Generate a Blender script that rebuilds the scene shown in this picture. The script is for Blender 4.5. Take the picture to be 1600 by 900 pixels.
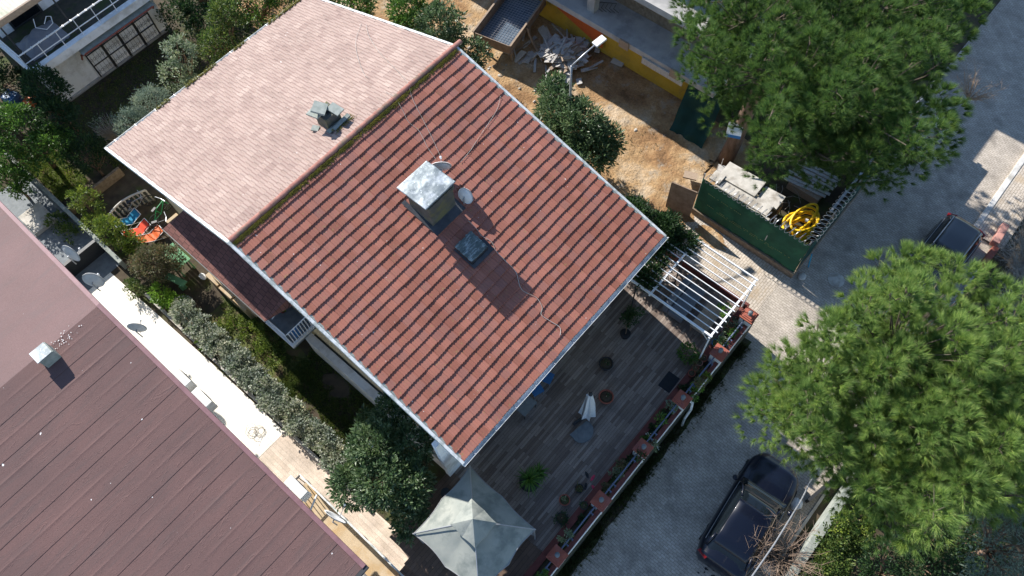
import bpy, bmesh, math, random
import numpy as np
from mathutils import Vector, Matrix
random.seed(7); RNG = np.random.default_rng(11)
S = bpy.context.scene
COL = S.collection
for o in list(bpy.data.objects): bpy.data.objects.remove(o)

# ------------------------------------------------------------ camera
# World axes follow the houses: X runs along the ridges, -Y runs down the sunny-side-away roof slope ("v"), Z up, street at 0.
CTH, CRO, CF, CH = 0.4652, -0.0888, 1190.0, 28.8
YAW, RX, RY = 0.776, -8.5408, 12.5218
def _rot(p):
    A = (math.cos(YAW), math.sin(YAW)); x, y = p[0], p[1]
    return Vector((x*A[0] + y*A[1], -x*A[1] + y*A[0], p[2]))
_c, _s = math.cos(CTH), math.sin(CTH); _R = Vector((1, 0, 0)); _U = Vector((0, _c, _s)); _W = Vector((0, _s, -_c))
_cr, _sr = math.cos(CRO), math.sin(CRO)
c_right = _rot(_cr*_R + _sr*_U); c_up = _rot(-_sr*_R + _cr*_U); c_fwd = _rot(_W)
c_loc = _rot(Vector((-RX, -RY, 0))); c_loc.z = CH
cd = bpy.data.cameras.new('camera'); cam = bpy.data.objects.new('camera', cd); COL.objects.link(cam)
cd.sensor_width = 36; cd.lens = 36*CF/1600; cd.clip_start = 0.1; cd.clip_end = 1500
m = Matrix((c_right, c_up, -c_fwd)).transposed().to_4x4(); m.translation = c_loc; cam.matrix_world = m
S.camera = cam
def P(px, py, z):
    """point of the place at height z that the photo shows at px,py -> (u, v, z)"""
    d = c_fwd*CF + c_right*(px-800) - c_up*(py-450); q = c_loc + d*((z-CH)/d.z)
    return (q.x, -q.y, z)

# ------------------------------------------------------------ sky, sun, exposure
SUN_EL, SUN_PHI = math.radians(34), math.radians(7)
W = bpy.data.worlds.new('World'); S.world = W; W.use_nodes = True
wn = W.node_tree; bg = wn.nodes['Background']
sky = wn.nodes.new('ShaderNodeTexSky'); sky.sky_type = 'NISHITA'; sky.sun_disc = False
sky.sun_elevation = SUN_EL
sdir = Vector((math.sin(SUN_PHI)*math.cos(SUN_EL), math.cos(SUN_PHI)*math.cos(SUN_EL), math.sin(SUN_EL)))   # towards the sun
sky.sun_rotation = math.atan2(sdir.x, sdir.y)
sky.dust_density = 0.0; sky.air_density = 1.0; sky.ozone_density = 2.0
wn.links.new(sky.outputs[0], bg.inputs[0]); bg.inputs[1].default_value = 0.122
sl = bpy.data.lights.new('sun', 'SUN'); sl.energy = 5.0; sl.angle = math.radians(0.55); sl.color = (1.0, 0.95, 0.88)
so = bpy.data.objects.new('sun', sl); COL.objects.link(so)
so.rotation_euler = sdir.to_track_quat('Z', 'Y').to_euler(); so.location = (0, 0, 40)
S.view_settings.view_transform = 'Standard'; S.view_settings.look = 'None'; S.view_settings.gamma = 1
S.view_settings.exposure = 0.88; S.view_settings.use_curve_mapping = False
S.render.resolution_x = 1024; S.render.resolution_y = 576
S.render.engine = 'CYCLES'; S.cycles.max_bounces = 6; S.cycles.transparent_max_bounces = 8

# ------------------------------------------------------------ materials
def newmat(name):
    m = bpy.data.materials.new(name); m.use_nodes = True; nt = m.node_tree
    return m, nt, nt.nodes['Principled BSDF']
def nd(nt, t, **kw):
    n = nt.nodes.new(t)
    for k, v in kw.items():
        if k.startswith('i_'): n.inputs[k[2:].replace('_', ' ')].default_value = v
        elif isinstance(k, str) and k.startswith('n'): n.inputs[int(k[1:])].default_value = v
        else: setattr(n, k, v)
    return n
def c4(c): return (c[0], c[1], c[2], 1)
def ramp(nt, pts, fac):
    r = nt.nodes.new('ShaderNodeValToRGB'); e = r.color_ramp.elements
    e[0].position = pts[0][0]; e[0].color = c4(pts[0][1]); e[1].position = pts[-1][0]; e[1].color = c4(pts[-1][1])
    for p, c in pts[1:-1]:
        x = e.new(p); x.color = c4(c)
    nt.links.new(fac, r.inputs[0]); return r
def noise(nt, co, scale, detail=5, rough=.55, dist=0):
    n = nt.nodes.new('ShaderNodeTexNoise'); n.inputs['Scale'].default_value = scale; n.inputs['Detail'].default_value = detail
    n.inputs['Roughness'].default_value = rough; n.inputs['Distortion'].default_value = dist
    nt.links.new(co, n.inputs['Vector']); return n
def coord(nt, scale=(1, 1, 1), rot=0):
    t = nt.nodes.new('ShaderNodeTexCoord'); mp = nt.nodes.new('ShaderNodeMapping'); mp.inputs['Scale'].default_value = scale
    mp.inputs['Rotation'].default_value = (0, 0, rot)
    nt.links.new(t.outputs['Object'], mp.inputs[0]); return mp.outputs[0]
def geocoord(nt, scale=(1, 1, 1), rot=0):
    t = nt.nodes.new('ShaderNodeNewGeometry'); mp = nt.nodes.new('ShaderNodeMapping'); mp.inputs['Scale'].default_value = scale
    mp.inputs['Rotation'].default_value = (0, 0, rot)
    nt.links.new(t.outputs['Position'], mp.inputs[0]); return mp.outputs[0]
def mix(nt, a, b, fac, mode='MIX'):
    n = nt.nodes.new('ShaderNodeMix'); n.data_type = 'RGBA'; n.blend_type = mode
    for s, v in ((6, a), (7, b), (0, fac)):
        if isinstance(v, (int, float)): n.inputs[s].default_value = v
        elif isinstance(v, tuple): n.inputs[s].default_value = c4(v)
        else: nt.links.new(v, n.inputs[s])
    return n.outputs[2]
def bump(nt, b, h, strength, dist=.02, prev=None):
    n = nt.nodes.new('ShaderNodeBump'); n.inputs['Strength'].default_value = strength; n.inputs['Distance'].default_value = dist
    nt.links.new(h, n.inputs['Height'])
    if prev is not None: nt.links.new(prev, n.inputs['Normal'])
    nt.links.new(n.outputs[0], b.inputs['Normal']); return n.outputs[0]
def mth(nt, op, a, b=0.0, c=None):
    n = nt.nodes.new('ShaderNodeMath'); n.operation = op
    for i, v in enumerate((a, b) if c is None else (a, b, c)):
        if isinstance(v, (int, float)): n.inputs[i].default_value = v
        else: nt.links.new(v, n.inputs[i])
    return n.outputs[0]
def noisy(name, c1, c2, scale=3, rough=.8, bmp=.3, bs=40, metal=0, c3=None, spots=None, stretch=(1, 1, 1), spec=.3, s3=0.7):
    m, nt, b = newmat(name); co = geocoord(nt, stretch)
    n = noise(nt, co, scale); col = ramp(nt, [(.3, c1), (.7, c2)], n.outputs[0]).outputs[0]
    if c3:
        n3 = noise(nt, co, s3, 6, .65); f = ramp(nt, [(.48, (0, 0, 0)), (.62, (1, 1, 1))], n3.outputs[0]).outputs[0]
        col = mix(nt, col, c3, f)
    if spots:
        n4 = noise(nt, co, spots[1], 2, .5); f = ramp(nt, [(spots[2], (0, 0, 0)), (spots[2]+.03, (1, 1, 1))], n4.outputs[0]).outputs[0]
        col = mix(nt, col, spots[0], f)
    nt.links.new(col, b.inputs['Base Color']); b.inputs['Roughness'].default_value = rough; b.inputs['Metallic'].default_value = metal
    b.inputs['Specular IOR Level'].default_value = spec
    if bmp: bump(nt, b, noise(nt, co, bs, 4).outputs[0], bmp, .01)
    return m
def leafmat(name, cols, var=.5, rough=.5, spec=.35):
    m, nt, b = newmat(name); g = nt.nodes.new('ShaderNodeNewGeometry')
    col = ramp(nt, [(i/(len(cols)-1), c) for i, c in enumerate(cols)], g.outputs['Random Per Island']).outputs[0]
    n = noise(nt, geocoord(nt), 1.6, 4, .65); f = ramp(nt, [(.3, (.62, .72, .8)), (.55, (1, 1, 1)), (.75, (1.4, 1.25, 1.0))], n.outputs[0]).outputs[0]
    col = mix(nt, col, f, 1.0, 'MULTIPLY')
    nt.links.new(col, b.inputs['Base Color']); b.inputs['Roughness'].default_value = rough; b.inputs['Specular IOR Level'].default_value = spec
    tr = nt.nodes.new('ShaderNodeBsdfTranslucent'); nt.links.new(col, tr.inputs[0])
    ms = nt.nodes.new('ShaderNodeMixShader'); ms.inputs[0].default_value = .38
    out = nt.nodes['Material Output']; nt.links.new(b.outputs[0], ms.inputs[1]); nt.links.new(tr.outputs[0], ms.inputs[2]); nt.links.new(ms.outputs[0], out.inputs[0])
    return m
def brickmat(name, c1, c2, mortar, bw, bh, ms=.008, rot=0, rough=.85, stain=None, off=.5, bstr=.4, nvar=(.75, 1.2), wob=0, squash=None):
    m, nt, b = newmat(name); co = geocoord(nt, (1, 1, 1), rot)
    if wob:
        nn = noise(nt, co, .6, 3); vm = nt.nodes.new('ShaderNodeVectorMath'); vm.operation = 'MULTIPLY_ADD'
        nt.links.new(nn.outputs[1], vm.inputs[0]); vm.inputs[1].default_value = (wob, wob, 0); nt.links.new(co, vm.inputs[2]); co2 = vm.outputs[0]
    else: co2 = co
    t = nt.nodes.new('ShaderNodeTexBrick'); t.offset = off; t.inputs['Color1'].default_value = c4(c1); t.inputs['Color2'].default_value = c4(c2); t.inputs['Mortar'].default_value = c4(mortar)
    t.inputs['Scale'].default_value = 1; t.inputs['Mortar Size'].default_value = ms; t.inputs['Mortar Smooth'].default_value = .3
    t.inputs['Brick Width'].default_value = bw; t.inputs['Row Height'].default_value = bh; nt.links.new(co2, t.inputs[0])
    n = noise(nt, co, 1.3, 6, .6); f = ramp(nt, [(.3, (nvar[0],)*3), (.7, (nvar[1],)*3)], n.outputs[0]).outputs[0]
    col = mix(nt, t.outputs[0], f, 1.0, 'MULTIPLY')
    n2 = noise(nt, co, 30, 3); col = mix(nt, col, ramp(nt, [(.3, (.82,)*3), (.7, (1.15,)*3)], n2.outputs[0]).outputs[0], 1.0, 'MULTIPLY')
    if stain:
        n3 = noise(nt, co, stain[1], 7, .62, .4); f3 = ramp(nt, [(stain[2], (0, 0, 0)), (stain[2]+.12, (1, 1, 1))], n3.outputs[0]).outputs[0]
        f3 = mth(nt, 'MULTIPLY', f3, stain[3]); col = mix(nt, col, stain[0], f3)
    nt.links.new(col, b.inputs['Base Color']); b.inputs['Roughness'].default_value = rough; b.inputs['Specular IOR Level'].default_value = .3
    inv = mth(nt, 'SUBTRACT', 1.0, t.outputs[1]); bump(nt, b, inv, bstr, .006); return m
def tilemat(name, cols, course, tw=.3, moss=(.28, .24, .07), mossamt=.66, dark=(.2, .12, .1), spots=True, rough=.75, joint=0):
    m, nt, b = newmat(name); co = geocoord(nt); sp = nt.nodes.new('ShaderNodeSeparateXYZ'); nt.links.new(co, sp.inputs[0])
    fu = mth(nt, 'FLOOR', mth(nt, 'DIVIDE', sp.outputs[0], tw)); fv = mth(nt, 'FLOOR', mth(nt, 'DIVIDE', sp.outputs[1], course))
    cx = nt.nodes.new('ShaderNodeCombineXYZ'); nt.links.new(fu, cx.inputs[0]); nt.links.new(fv, cx.inputs[1])
    w = nt.nodes.new('ShaderNodeTexWhiteNoise'); w.noise_dimensions = '2D'; nt.links.new(cx.outputs[0], w.inputs['Vector'])
    col = ramp(nt, [(i/(len(cols)-1), c) for i, c in enumerate(cols)], w.outputs[0]).outputs[0]
    n = noise(nt, co, .55, 5, .6); col = mix(nt, col, ramp(nt, [(.3, (.86, .84, .84)), (.7, (1.1, 1.1, 1.1))], n.outputs[0]).outputs[0], 1.0, 'MULTIPLY')
    n2 = noise(nt, co, 9, 7, .7); f = ramp(nt, [(mossamt, (0, 0, 0)), (mossamt+.07, (1, 1, 1))], n2.outputs[0]).outputs[0]
    col = mix(nt, col, moss, mth(nt, 'MULTIPLY', f, .6))
    n3 = noise(nt, co, 2.3, 6, .7); f = ramp(nt, [(.55, (0, 0, 0)), (.75, (1, 1, 1))], n3.outputs[0]).outputs[0]
    col = mix(nt, col, dark, mth(nt, 'MULTIPLY', f, .35))
    if spots:
        n4 = noise(nt, co, 14, 1, .4); f = ramp(nt, [(.80, (0, 0, 0)), (.81, (1, 1, 1))], n4.outputs[0]).outputs[0]
        col = mix(nt, col, (.75, .72, .68), f)
    nt.links.new(col, b.inputs['Base Color']); b.inputs['Roughness'].default_value = rough; b.inputs['Specular IOR Level'].default_value = .25
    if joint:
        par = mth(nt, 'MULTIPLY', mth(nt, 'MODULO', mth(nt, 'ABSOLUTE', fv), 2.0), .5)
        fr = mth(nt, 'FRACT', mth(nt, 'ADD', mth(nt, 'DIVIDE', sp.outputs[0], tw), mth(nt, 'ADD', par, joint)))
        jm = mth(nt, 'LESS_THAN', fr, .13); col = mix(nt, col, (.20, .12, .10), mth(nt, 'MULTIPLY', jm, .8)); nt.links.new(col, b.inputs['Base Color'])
    bump(nt, b, noise(nt, co, 60, 4).outputs[0], .25, .006); return m
def plain(name, c, rough=.6, metal=0, spec=.4): 
    return noisy(name, tuple(x*.9 for x in c), tuple(min(1, x*1.08) for x in c), 6, rough, .08, 50, metal, spec=spec)

M = {}
M['soil'] = noisy('soil', (.045, .034, .024), (.09, .07, .045), 2.5, .95, .8, 25, c3=(.055, .07, .02), s3=.9)
M['grass'] = noisy('mossy_soil', (.05, .06, .02), (.11, .13, .035), 4, .95, .9, 30, c3=(.10, .07, .04), s3=1.6)
def dirtmat():
    m, nt, b = newmat('ochre_dirt'); co = geocoord(nt)
    n = noise(nt, co, .5, 8, .62, .3); col = ramp(nt, [(.30, (.15, .09, .05)), (.42, (.30, .18, .09)), (.54, (.43, .29, .155)), (.68, (.54, .45, .33))], n.outputs[0]).outputs[0]
    n2 = noise(nt, co, 9, 8, .7); col = mix(nt, col, ramp(nt, [(.3, (.66, .66, .68)), (.7, (1.25, 1.2, 1.15))], n2.outputs[0]).outputs[0], 1.0, 'MULTIPLY')
    n3 = noise(nt, co, 1.1, 7, .7); col = mix(nt, col, (.34, .31, .26), ramp(nt, [(.56, (0, 0, 0)), (.68, (.8, .8, .8))], n3.outputs[0]).outputs[0])
    v = nt.nodes.new('ShaderNodeTexVoronoi'); v.inputs['Scale'].default_value = 16; nt.links.new(co, v.inputs[0])
    g = noise(nt, co, 1.7, 3); peb = mth(nt, 'MULTIPLY', ramp(nt, [(.12, (1, 1, 1)), (.2, (0, 0, 0))], v.outputs[0]).outputs[0], ramp(nt, [(.5, (0, 0, 0)), (.62, (1, 1, 1))], g.outputs[0]).outputs[0])
    col = mix(nt, col, (.5, .46, .4), peb)
    nt.links.new(col, b.inputs['Base Color']); b.inputs['Roughness'].default_value = .95; b.inputs['Specular IOR Level'].default_value = .15
    wv = nt.nodes.new('ShaderNodeTexWave'); wv.inputs['Scale'].default_value = 1.2; wv.inputs['Distortion'].default_value = 9; wv.inputs['Detail'].default_value = 3; nt.links.new(co, wv.inputs[0])
    b1 = bump(nt, b, noise(nt, co, 5, 9, .72).outputs[0], 1.0, .10); bump(nt, b, wv.outputs[0], .08, .04, b1); return m
M['dirt'] = dirtmat()
M['pavers'] = brickmat('street_pavers', (.37, .325, .27), (.45, .395, .335), (.215, .185, .15), .2, .1, .008, math.pi/2, .85, ((.16, .14, .12), .7, .55, .6), wob=.05)
M['alley'] = brickmat('alley_pavers', (.45, .39, .325), (.54, .475, .40), (.26, .22, .17), .22, .11, .012, 0, .9, ((.38, .29, .19), 1.1, .52, .7), wob=.05)
M['path'] = brickmat('pale_path_tiles', (.72, .68, .60), (.78, .74, .66), (.58, .54, .48), .9, .9, .012, 0, .7, ((.55, .5, .42), 1.5, .6, .4), 0, .15, (.93, 1.06))
M['path2'] = brickmat('beige_path_planks', (.50, .41, .33), (.60, .50, .41), (.36, .3, .24), 1.6, .16, .006, math.pi/2, .75, ((.42, .36, .28), 1.5, .55, .5), .3, .15)
M['deck'] = brickmat('plank_deck', (.135, .100, .082), (.285, .235, .20), (.075, .058, .048), 1.1, .1, .005, 0, .6, ((.10, .08, .07), .8, .55, .4), .37, .2, (.85, 1.15))
M['deckbrown'] = brickmat('brown_deck', (.13, .085, .06), (.19, .125, .09), (.05, .04, .03), 1.2, .14, .006, 0, .6, None, .37, .2)
M['conc'] = noisy('concrete', (.33, .33, .33), (.44, .43, .42), 2.2, .9, .4, 40, c3=(.27, .27, .27), s3=.8)
M['concpale'] = noisy('pale_concrete', (.40, .38, .34), (.56, .53, .48), 3, .9, .5, 30, c3=(.30, .27, .23), s3=1.6)
M['kerb'] = noisy('kerb_stone', (.5, .49, .46), (.62, .6, .57), 3, .85, .3, 40, c3=(.36, .34, .3), s3=1.2)
CRS = 9.44/29; CRN = 8.92/27
M['tile'] = tilemat('red_roof_tiles', [(.235, .088, .060), (.28, .106, .073), (.335, .132, .093), (.25, .108, .085), (.305, .126, .093), (.255, .095, .066)], CRS, .3, (.24, .20, .07), .60, (.15, .095, .075))
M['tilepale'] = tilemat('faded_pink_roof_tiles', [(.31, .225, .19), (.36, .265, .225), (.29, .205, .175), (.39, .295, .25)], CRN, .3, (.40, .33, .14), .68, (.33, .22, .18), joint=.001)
M['ridge'] = noisy('ridge_tiles', (.24, .10, .08), (.38, .18, .14), 5, .85, .5, 30, c3=(.16, .13, .09), s3=2)
M['moss'] = leafmat('moss', [(.14, .15, .03), (.27, .25, .05), (.40, .33, .10)])
M['membrane'] = None
def membrane(name, c1, c2, dk, wr=.6):
    m, nt, b = newmat(name); co = geocoord(nt)
    n = noise(nt, co, .5, 6, .6); col = ramp(nt, [(.3, c1), (.7, c2)], n.outputs[0]).outputs[0]
    n0 = noise(nt, co, 45, 3); col = mix(nt, col, ramp(nt, [(.3, (.8,)*3), (.7, (1.2,)*3)], n0.outputs[0]).outputs[0], 1.0, 'MULTIPLY')
    st = geocoord(nt, (.35, 2.2, 1), math.radians(4)); n2 = noise(nt, st, 1.6, 6, .6, 1.2)
    col = mix(nt, col, dk, ramp(nt, [(.5, (0, 0, 0)), (.7, (.45, .45, .45))], n2.outputs[0]).outputs[0])
    n4 = noise(nt, co, 5.5, 1, .3); col = mix(nt, col, (.72, .7, .68), ramp(nt, [(.81, (0, 0, 0)), (.82, (1, 1, 1))], n4.outputs[0]).outputs[0])
    nt.links.new(col, b.inputs['Base Color']); b.inputs['Roughness'].default_value = .8; b.inputs['Specular IOR Level'].default_value = .25
    rg = noise(nt, geocoord(nt, (.5, 3.2, 1), math.radians(7)), .9, 2, .5, 2.2)
    r = ramp(nt, [(.485, (0, 0, 0)), (.5, (1, 1, 1)), (.515, (0, 0, 0))], rg.outputs[0]).outputs[0]
    b1 = bump(nt, b, r, wr, .025); bump(nt, b, noise(nt, co, 50, 3).outputs[0], .2, .006, b1); return m
M['membrane'] = membrane('dark_red_membrane', (.112, .067, .062), (.142, .080, .072), (.088, .067, .064), .28)
M['membrane2'] = membrane('pinkish_membrane', (.15, .094, .088), (.178, .110, .104), (.128, .10, .097), .15)
M['trim'] = noisy('mauve_trim', (.17, .085, .092), (.23, .12, .128), 4, .6, .1)
M['shingle'] = brickmat('dark_shingles', (.14, .062, .052), (.19, .085, .07), (.06, .03, .026), .16, .30, .01, 0, .9, ((.20, .13, .12), 1.5, .6, .4), .5, .5)
M['white'] = noisy('white_paint', (.68, .68, .67), (.78, .78, .76), 2, .7, .15, 40, c3=(.6, .59, .56), s3=1.2)
M['whitewall'] = noisy('whitewashed_wall', (.78, .80, .82), (.86, .87, .88), 2, .85, .3, 50, c3=(.58, .58, .57), s3=.9)
M['cream'] = noisy('cream_wall', (.62, .52, .33), (.7, .6, .4), 2, .85, .2, 50)
M['gutter'] = noisy('white_gutter', (.55, .57, .56), (.72, .73, .72), 8, .45, .1, 30, c3=(.35, .38, .36), s3=3)
M['whitemetal'] = plain('white_metal', (.78, .78, .78), .4)
M['yellow'] = noisy('yellow_insulation', (.52, .33, .035), (.62, .41, .06), 3, .85, .2, 30, c3=(.42, .28, .05), s3=1.5)
M['orange'] = plain('orange_sheet', (.62, .13, .03), .6)
M['brickred'] = noisy('terracotta', (.27, .075, .05), (.36, .11, .07), 5, .75, .3, 40, c3=(.28, .10, .08), s3=2)
M['chim'] = noisy('mossy_render', (.075, .075, .065), (.135, .13, .11), 4, .95, .7, 25, c3=(.15, .14, .07), s3=2.2)
M['zinc'] = noisy('zinc_sheet', (.16, .19, .20), (.24, .27, .28), 3, .5, .25, 7, .3, c3=(.40, .43, .45), s3=1.6, spots=((.72, .75, .77), 20, .67), spec=.4)  # pale areas and white specks are glints painted into the sheet colour
M['hatch'] = noisy('weathered_hatch_sheet', (.06, .08, .08), (.12, .145, .14), 5, .45, .3, 8, .3, c3=(.30, .34, .34), s3=4, stretch=(1, 3, 1))
M['lead'] = noisy('dark_flashing', (.035, .038, .045), (.07, .075, .085), 4, .6, .3)
M['slate'] = noisy('grey_slab', (.20, .225, .20), (.32, .34, .31), 6, .85, .5, 25)
M['steel'] = plain('galvanised_steel', (.42, .43, .45), .45, .6)
M['dkmetal'] = plain('dark_metal', (.04, .042, .045), .5, .3)
M['black'] = plain('black_plastic', (.018, .018, .02), .5)
M['dish'] = plain('dish_white', (.74, .75, .76), .4)
M['canvas'] = noisy('canopy_canvas', (.225, .245, .225), (.31, .32, .285), 1.6, .88, .45, 9, c3=(.165, .185, .17), s3=1.1)
M['curtain'] = noisy('grey_curtain', (.22, .22, .23), (.34, .34, .34), 12, .9, .3, 30, stretch=(5, 5, .4))
M['bark'] = noisy('bark', (.11, .07, .045), (.23, .155, .11), 6, .95, 1, 16, stretch=(1, 1, .35))
M['pinebark'] = noisy('pine_branch_bark', (.07, .055, .042), (.14, .11, .085), 6, .95, .3)
M['twig'] = noisy('twig', (.26, .19, .14), (.38, .29, .22), 6, .9, .2)
M['redtwig'] = noisy('reddish_twig', (.19, .135, .10), (.29, .21, .155), 6, .9, .2)
M['drytwig'] = noisy('dry_twig', (.22, .2, .17), (.34, .31, .27), 6, .9, .2)
M['maroon'] = noisy('maroon_coping', (.11, .035, .03), (.17, .055, .045), 5, .8, .3)
M['railblue'] = plain('blue_grey_rail', (.09, .12, .19), .45)
M['board'] = noisy('weathered_board', (.34, .33, .31), (.52, .50, .48), 4, .9, .4, 20, stretch=(2, 9, 2))
M['board2'] = noisy('brown_board', (.25, .185, .135), (.36, .28, .21), 4, .9, .4, 20, stretch=(2, 9, 2))
M['ply'] = noisy('formwork_ply', (.17, .12, .085), (.28, .21, .16), 4, .85, .3, 20)
M['plast'] = noisy('blue_black_film', (.08, .12, .17), (.16, .21, .27), 2, .35, .3, 9)
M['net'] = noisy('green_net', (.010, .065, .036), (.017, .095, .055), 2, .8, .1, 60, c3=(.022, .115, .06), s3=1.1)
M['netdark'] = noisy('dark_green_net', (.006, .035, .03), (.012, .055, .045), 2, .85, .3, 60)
M['stone'] = noisy('rubble_stone', (.16, .12, .085), (.28, .22, .16), 7, .95, .9, 14)
M['darkstone'] = noisy('mossy_dark_plinth', (.035, .035, .03), (.07, .065, .05), 4, .95, .6, 25, c3=(.04, .055, .02), s3=1.5)
M['hose'] = plain('yellow_hose', (.80, .50, .01), .45)
M['navy'] = None
m, nt, b = newmat('navy_car_paint'); b.inputs['Base Color'].default_value = (.003, .005, .013, 1); b.inputs['Roughness'].default_value = .35; b.inputs['Specular IOR Level'].default_value = .25; b.inputs['Coat Weight'].default_value = .35; b.inputs['Coat Roughness'].default_value = .05; M['navy'] = m
m, nt, b = newmat('dark_car_paint'); b.inputs['Base Color'].default_value = (.012, .015, .02, 1); b.inputs['Roughness'].default_value = .3; b.inputs['Coat Weight'].default_value = 1; b.inputs['Coat Roughness'].default_value = .06; M['carblack'] = m
m, nt, b = newmat('car_glass'); b.inputs['Base Color'].default_value = (.006, .009, .012, 1); b.inputs['Roughness'].default_value = .05; b.inputs['Specular IOR Level'].default_value = .5; M['glass'] = m
m, nt, b = newmat('headlamp_glass'); b.inputs['Base Color'].default_value = (.55, .6, .62, 1); b.inputs['Roughness'].default_value = .15; M['lampglass'] = m
M['redlens'] = plain('red_lens', (.16, .008, .01), .2)
M['rubber'] = plain('rubber', (.02, .02, .02), .85)
M['blue'] = plain('blue_paint', (.03, .13, .30), .5)
M['bluecloth'] = plain('blue_cloth', (.02, .22, .38), .85)
M['redcloth'] = plain('red_cloth', (.70, .07, .03), .85)
M['greenpaint'] = noisy('faded_green_paint', (.10, .26, .13), (.15, .34, .18), 5, .75, .2)
M['plgreen'] = plain('green_plastic', (.02, .30, .10), .5)
M['whitecloth'] = plain('white_cloth', (.62, .64, .66), .9)
M['greycloth'] = plain('grey_tarp', (.13, .14, .16), .9)
M['tarp'] = plain('blue_grey_tarp', (.17, .18, .21), .8)
M['netseam'] = plain('pale_green_cord', (.20, .26, .10), .8)
M['slab'] = noisy('grey_parasol_base', (.12, .14, .155), (.19, .21, .225), 5, .7, .3)
M['darkmat'] = plain('dark_door_mat', (.018, .022, .028), .9)
M['pink'] = plain('pink_rubber', (.55, .05, .10), .7)
M['coral'] = noisy('pink_render', (.42, .20, .17), (.5, .27, .22), 3, .9, .4)
M['corr'] = noisy('fibre_cement_sheet', (.30, .29, .26), (.42, .40, .36), 2, .9, .3, c3=(.24, .26, .2), s3=1)
M['sand'] = noisy('tan_floor', (.40, .31, .20), (.48, .38, .26), 2, .9, .3, c3=(.4, .28, .15), s3=1.4)
M['polycarb'] = plain('blue_awning_panel', (.10, .22, .40), .3)
L = {}
L['pine'] = leafmat('pine_needles', [(.075, .165, .035), (.165, .275, .055), (.30, .41, .095), (.115, .215, .048), (.46, .53, .16)], rough=.55)
L['pinedk'] = leafmat('shaded_pine_needles', [(.03, .085, .022), (.06, .135, .03), (.115, .20, .042), (.22, .32, .07)], rough=.6)  # darker needles: the building's shade on this pine is put into the colour
L['loquat'] = leafmat('loquat_leaves', [(.045, .085, .035), (.08, .14, .055), (.13, .20, .085), (.23, .30, .17)], rough=.4, spec=.5)
L['citrus'] = leafmat('broad_leaves', [(.04, .10, .02), (.08, .17, .03), (.15, .27, .045)], rough=.4)
L['dark'] = leafmat('dark_leaves', [(.015, .04, .014), (.03, .07, .022), (.055, .10, .03)])
L['bright'] = leafmat('bright_leaves', [(.09, .19, .02), (.16, .30, .03), (.24, .40, .05)])
L['olive'] = leafmat('olive_leaves', [(.12, .17, .12), (.2, .26, .19), (.28, .33, .25)])
L['pale'] = leafmat('pale_leaves', [(.12, .18, .08), (.24, .3, .17), (.38, .42, .3)])
L['varieg'] = leafmat('variegated_leaves', [(.11, .16, .08), (.28, .32, .21), (.44, .46, .36), (.58, .58, .48)])
L['shrub'] = leafmat('dry_shrub_leaves', [(.06, .08, .03), (.13, .14, .06), (.20, .18, .09), (.17, .10, .06)])
L['yellow'] = leafmat('yellow_green_leaves', [(.06, .11, .018), (.14, .21, .03), (.27, .32, .045)])
L['ivy'] = leafmat('ivy_leaves', [(.04, .08, .02), (.09, .15, .03), (.2, .24, .06)])
L['red'] = leafmat('reddish_leaves', [(.10, .02, .03), (.22, .03, .05), (.05, .08, .02)])
L['grass'] = leafmat('grass_blades', [(.05, .09, .02), (.10, .15, .03), (.19, .21, .05)])
L['weed'] = leafmat('weed_blades', [(.03, .045, .015), (.06, .08, .025), (.11, .12, .045)])
L['flower'] = leafmat('petals', [(.7, .68, .66), (.8, .78, .75)])

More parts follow.
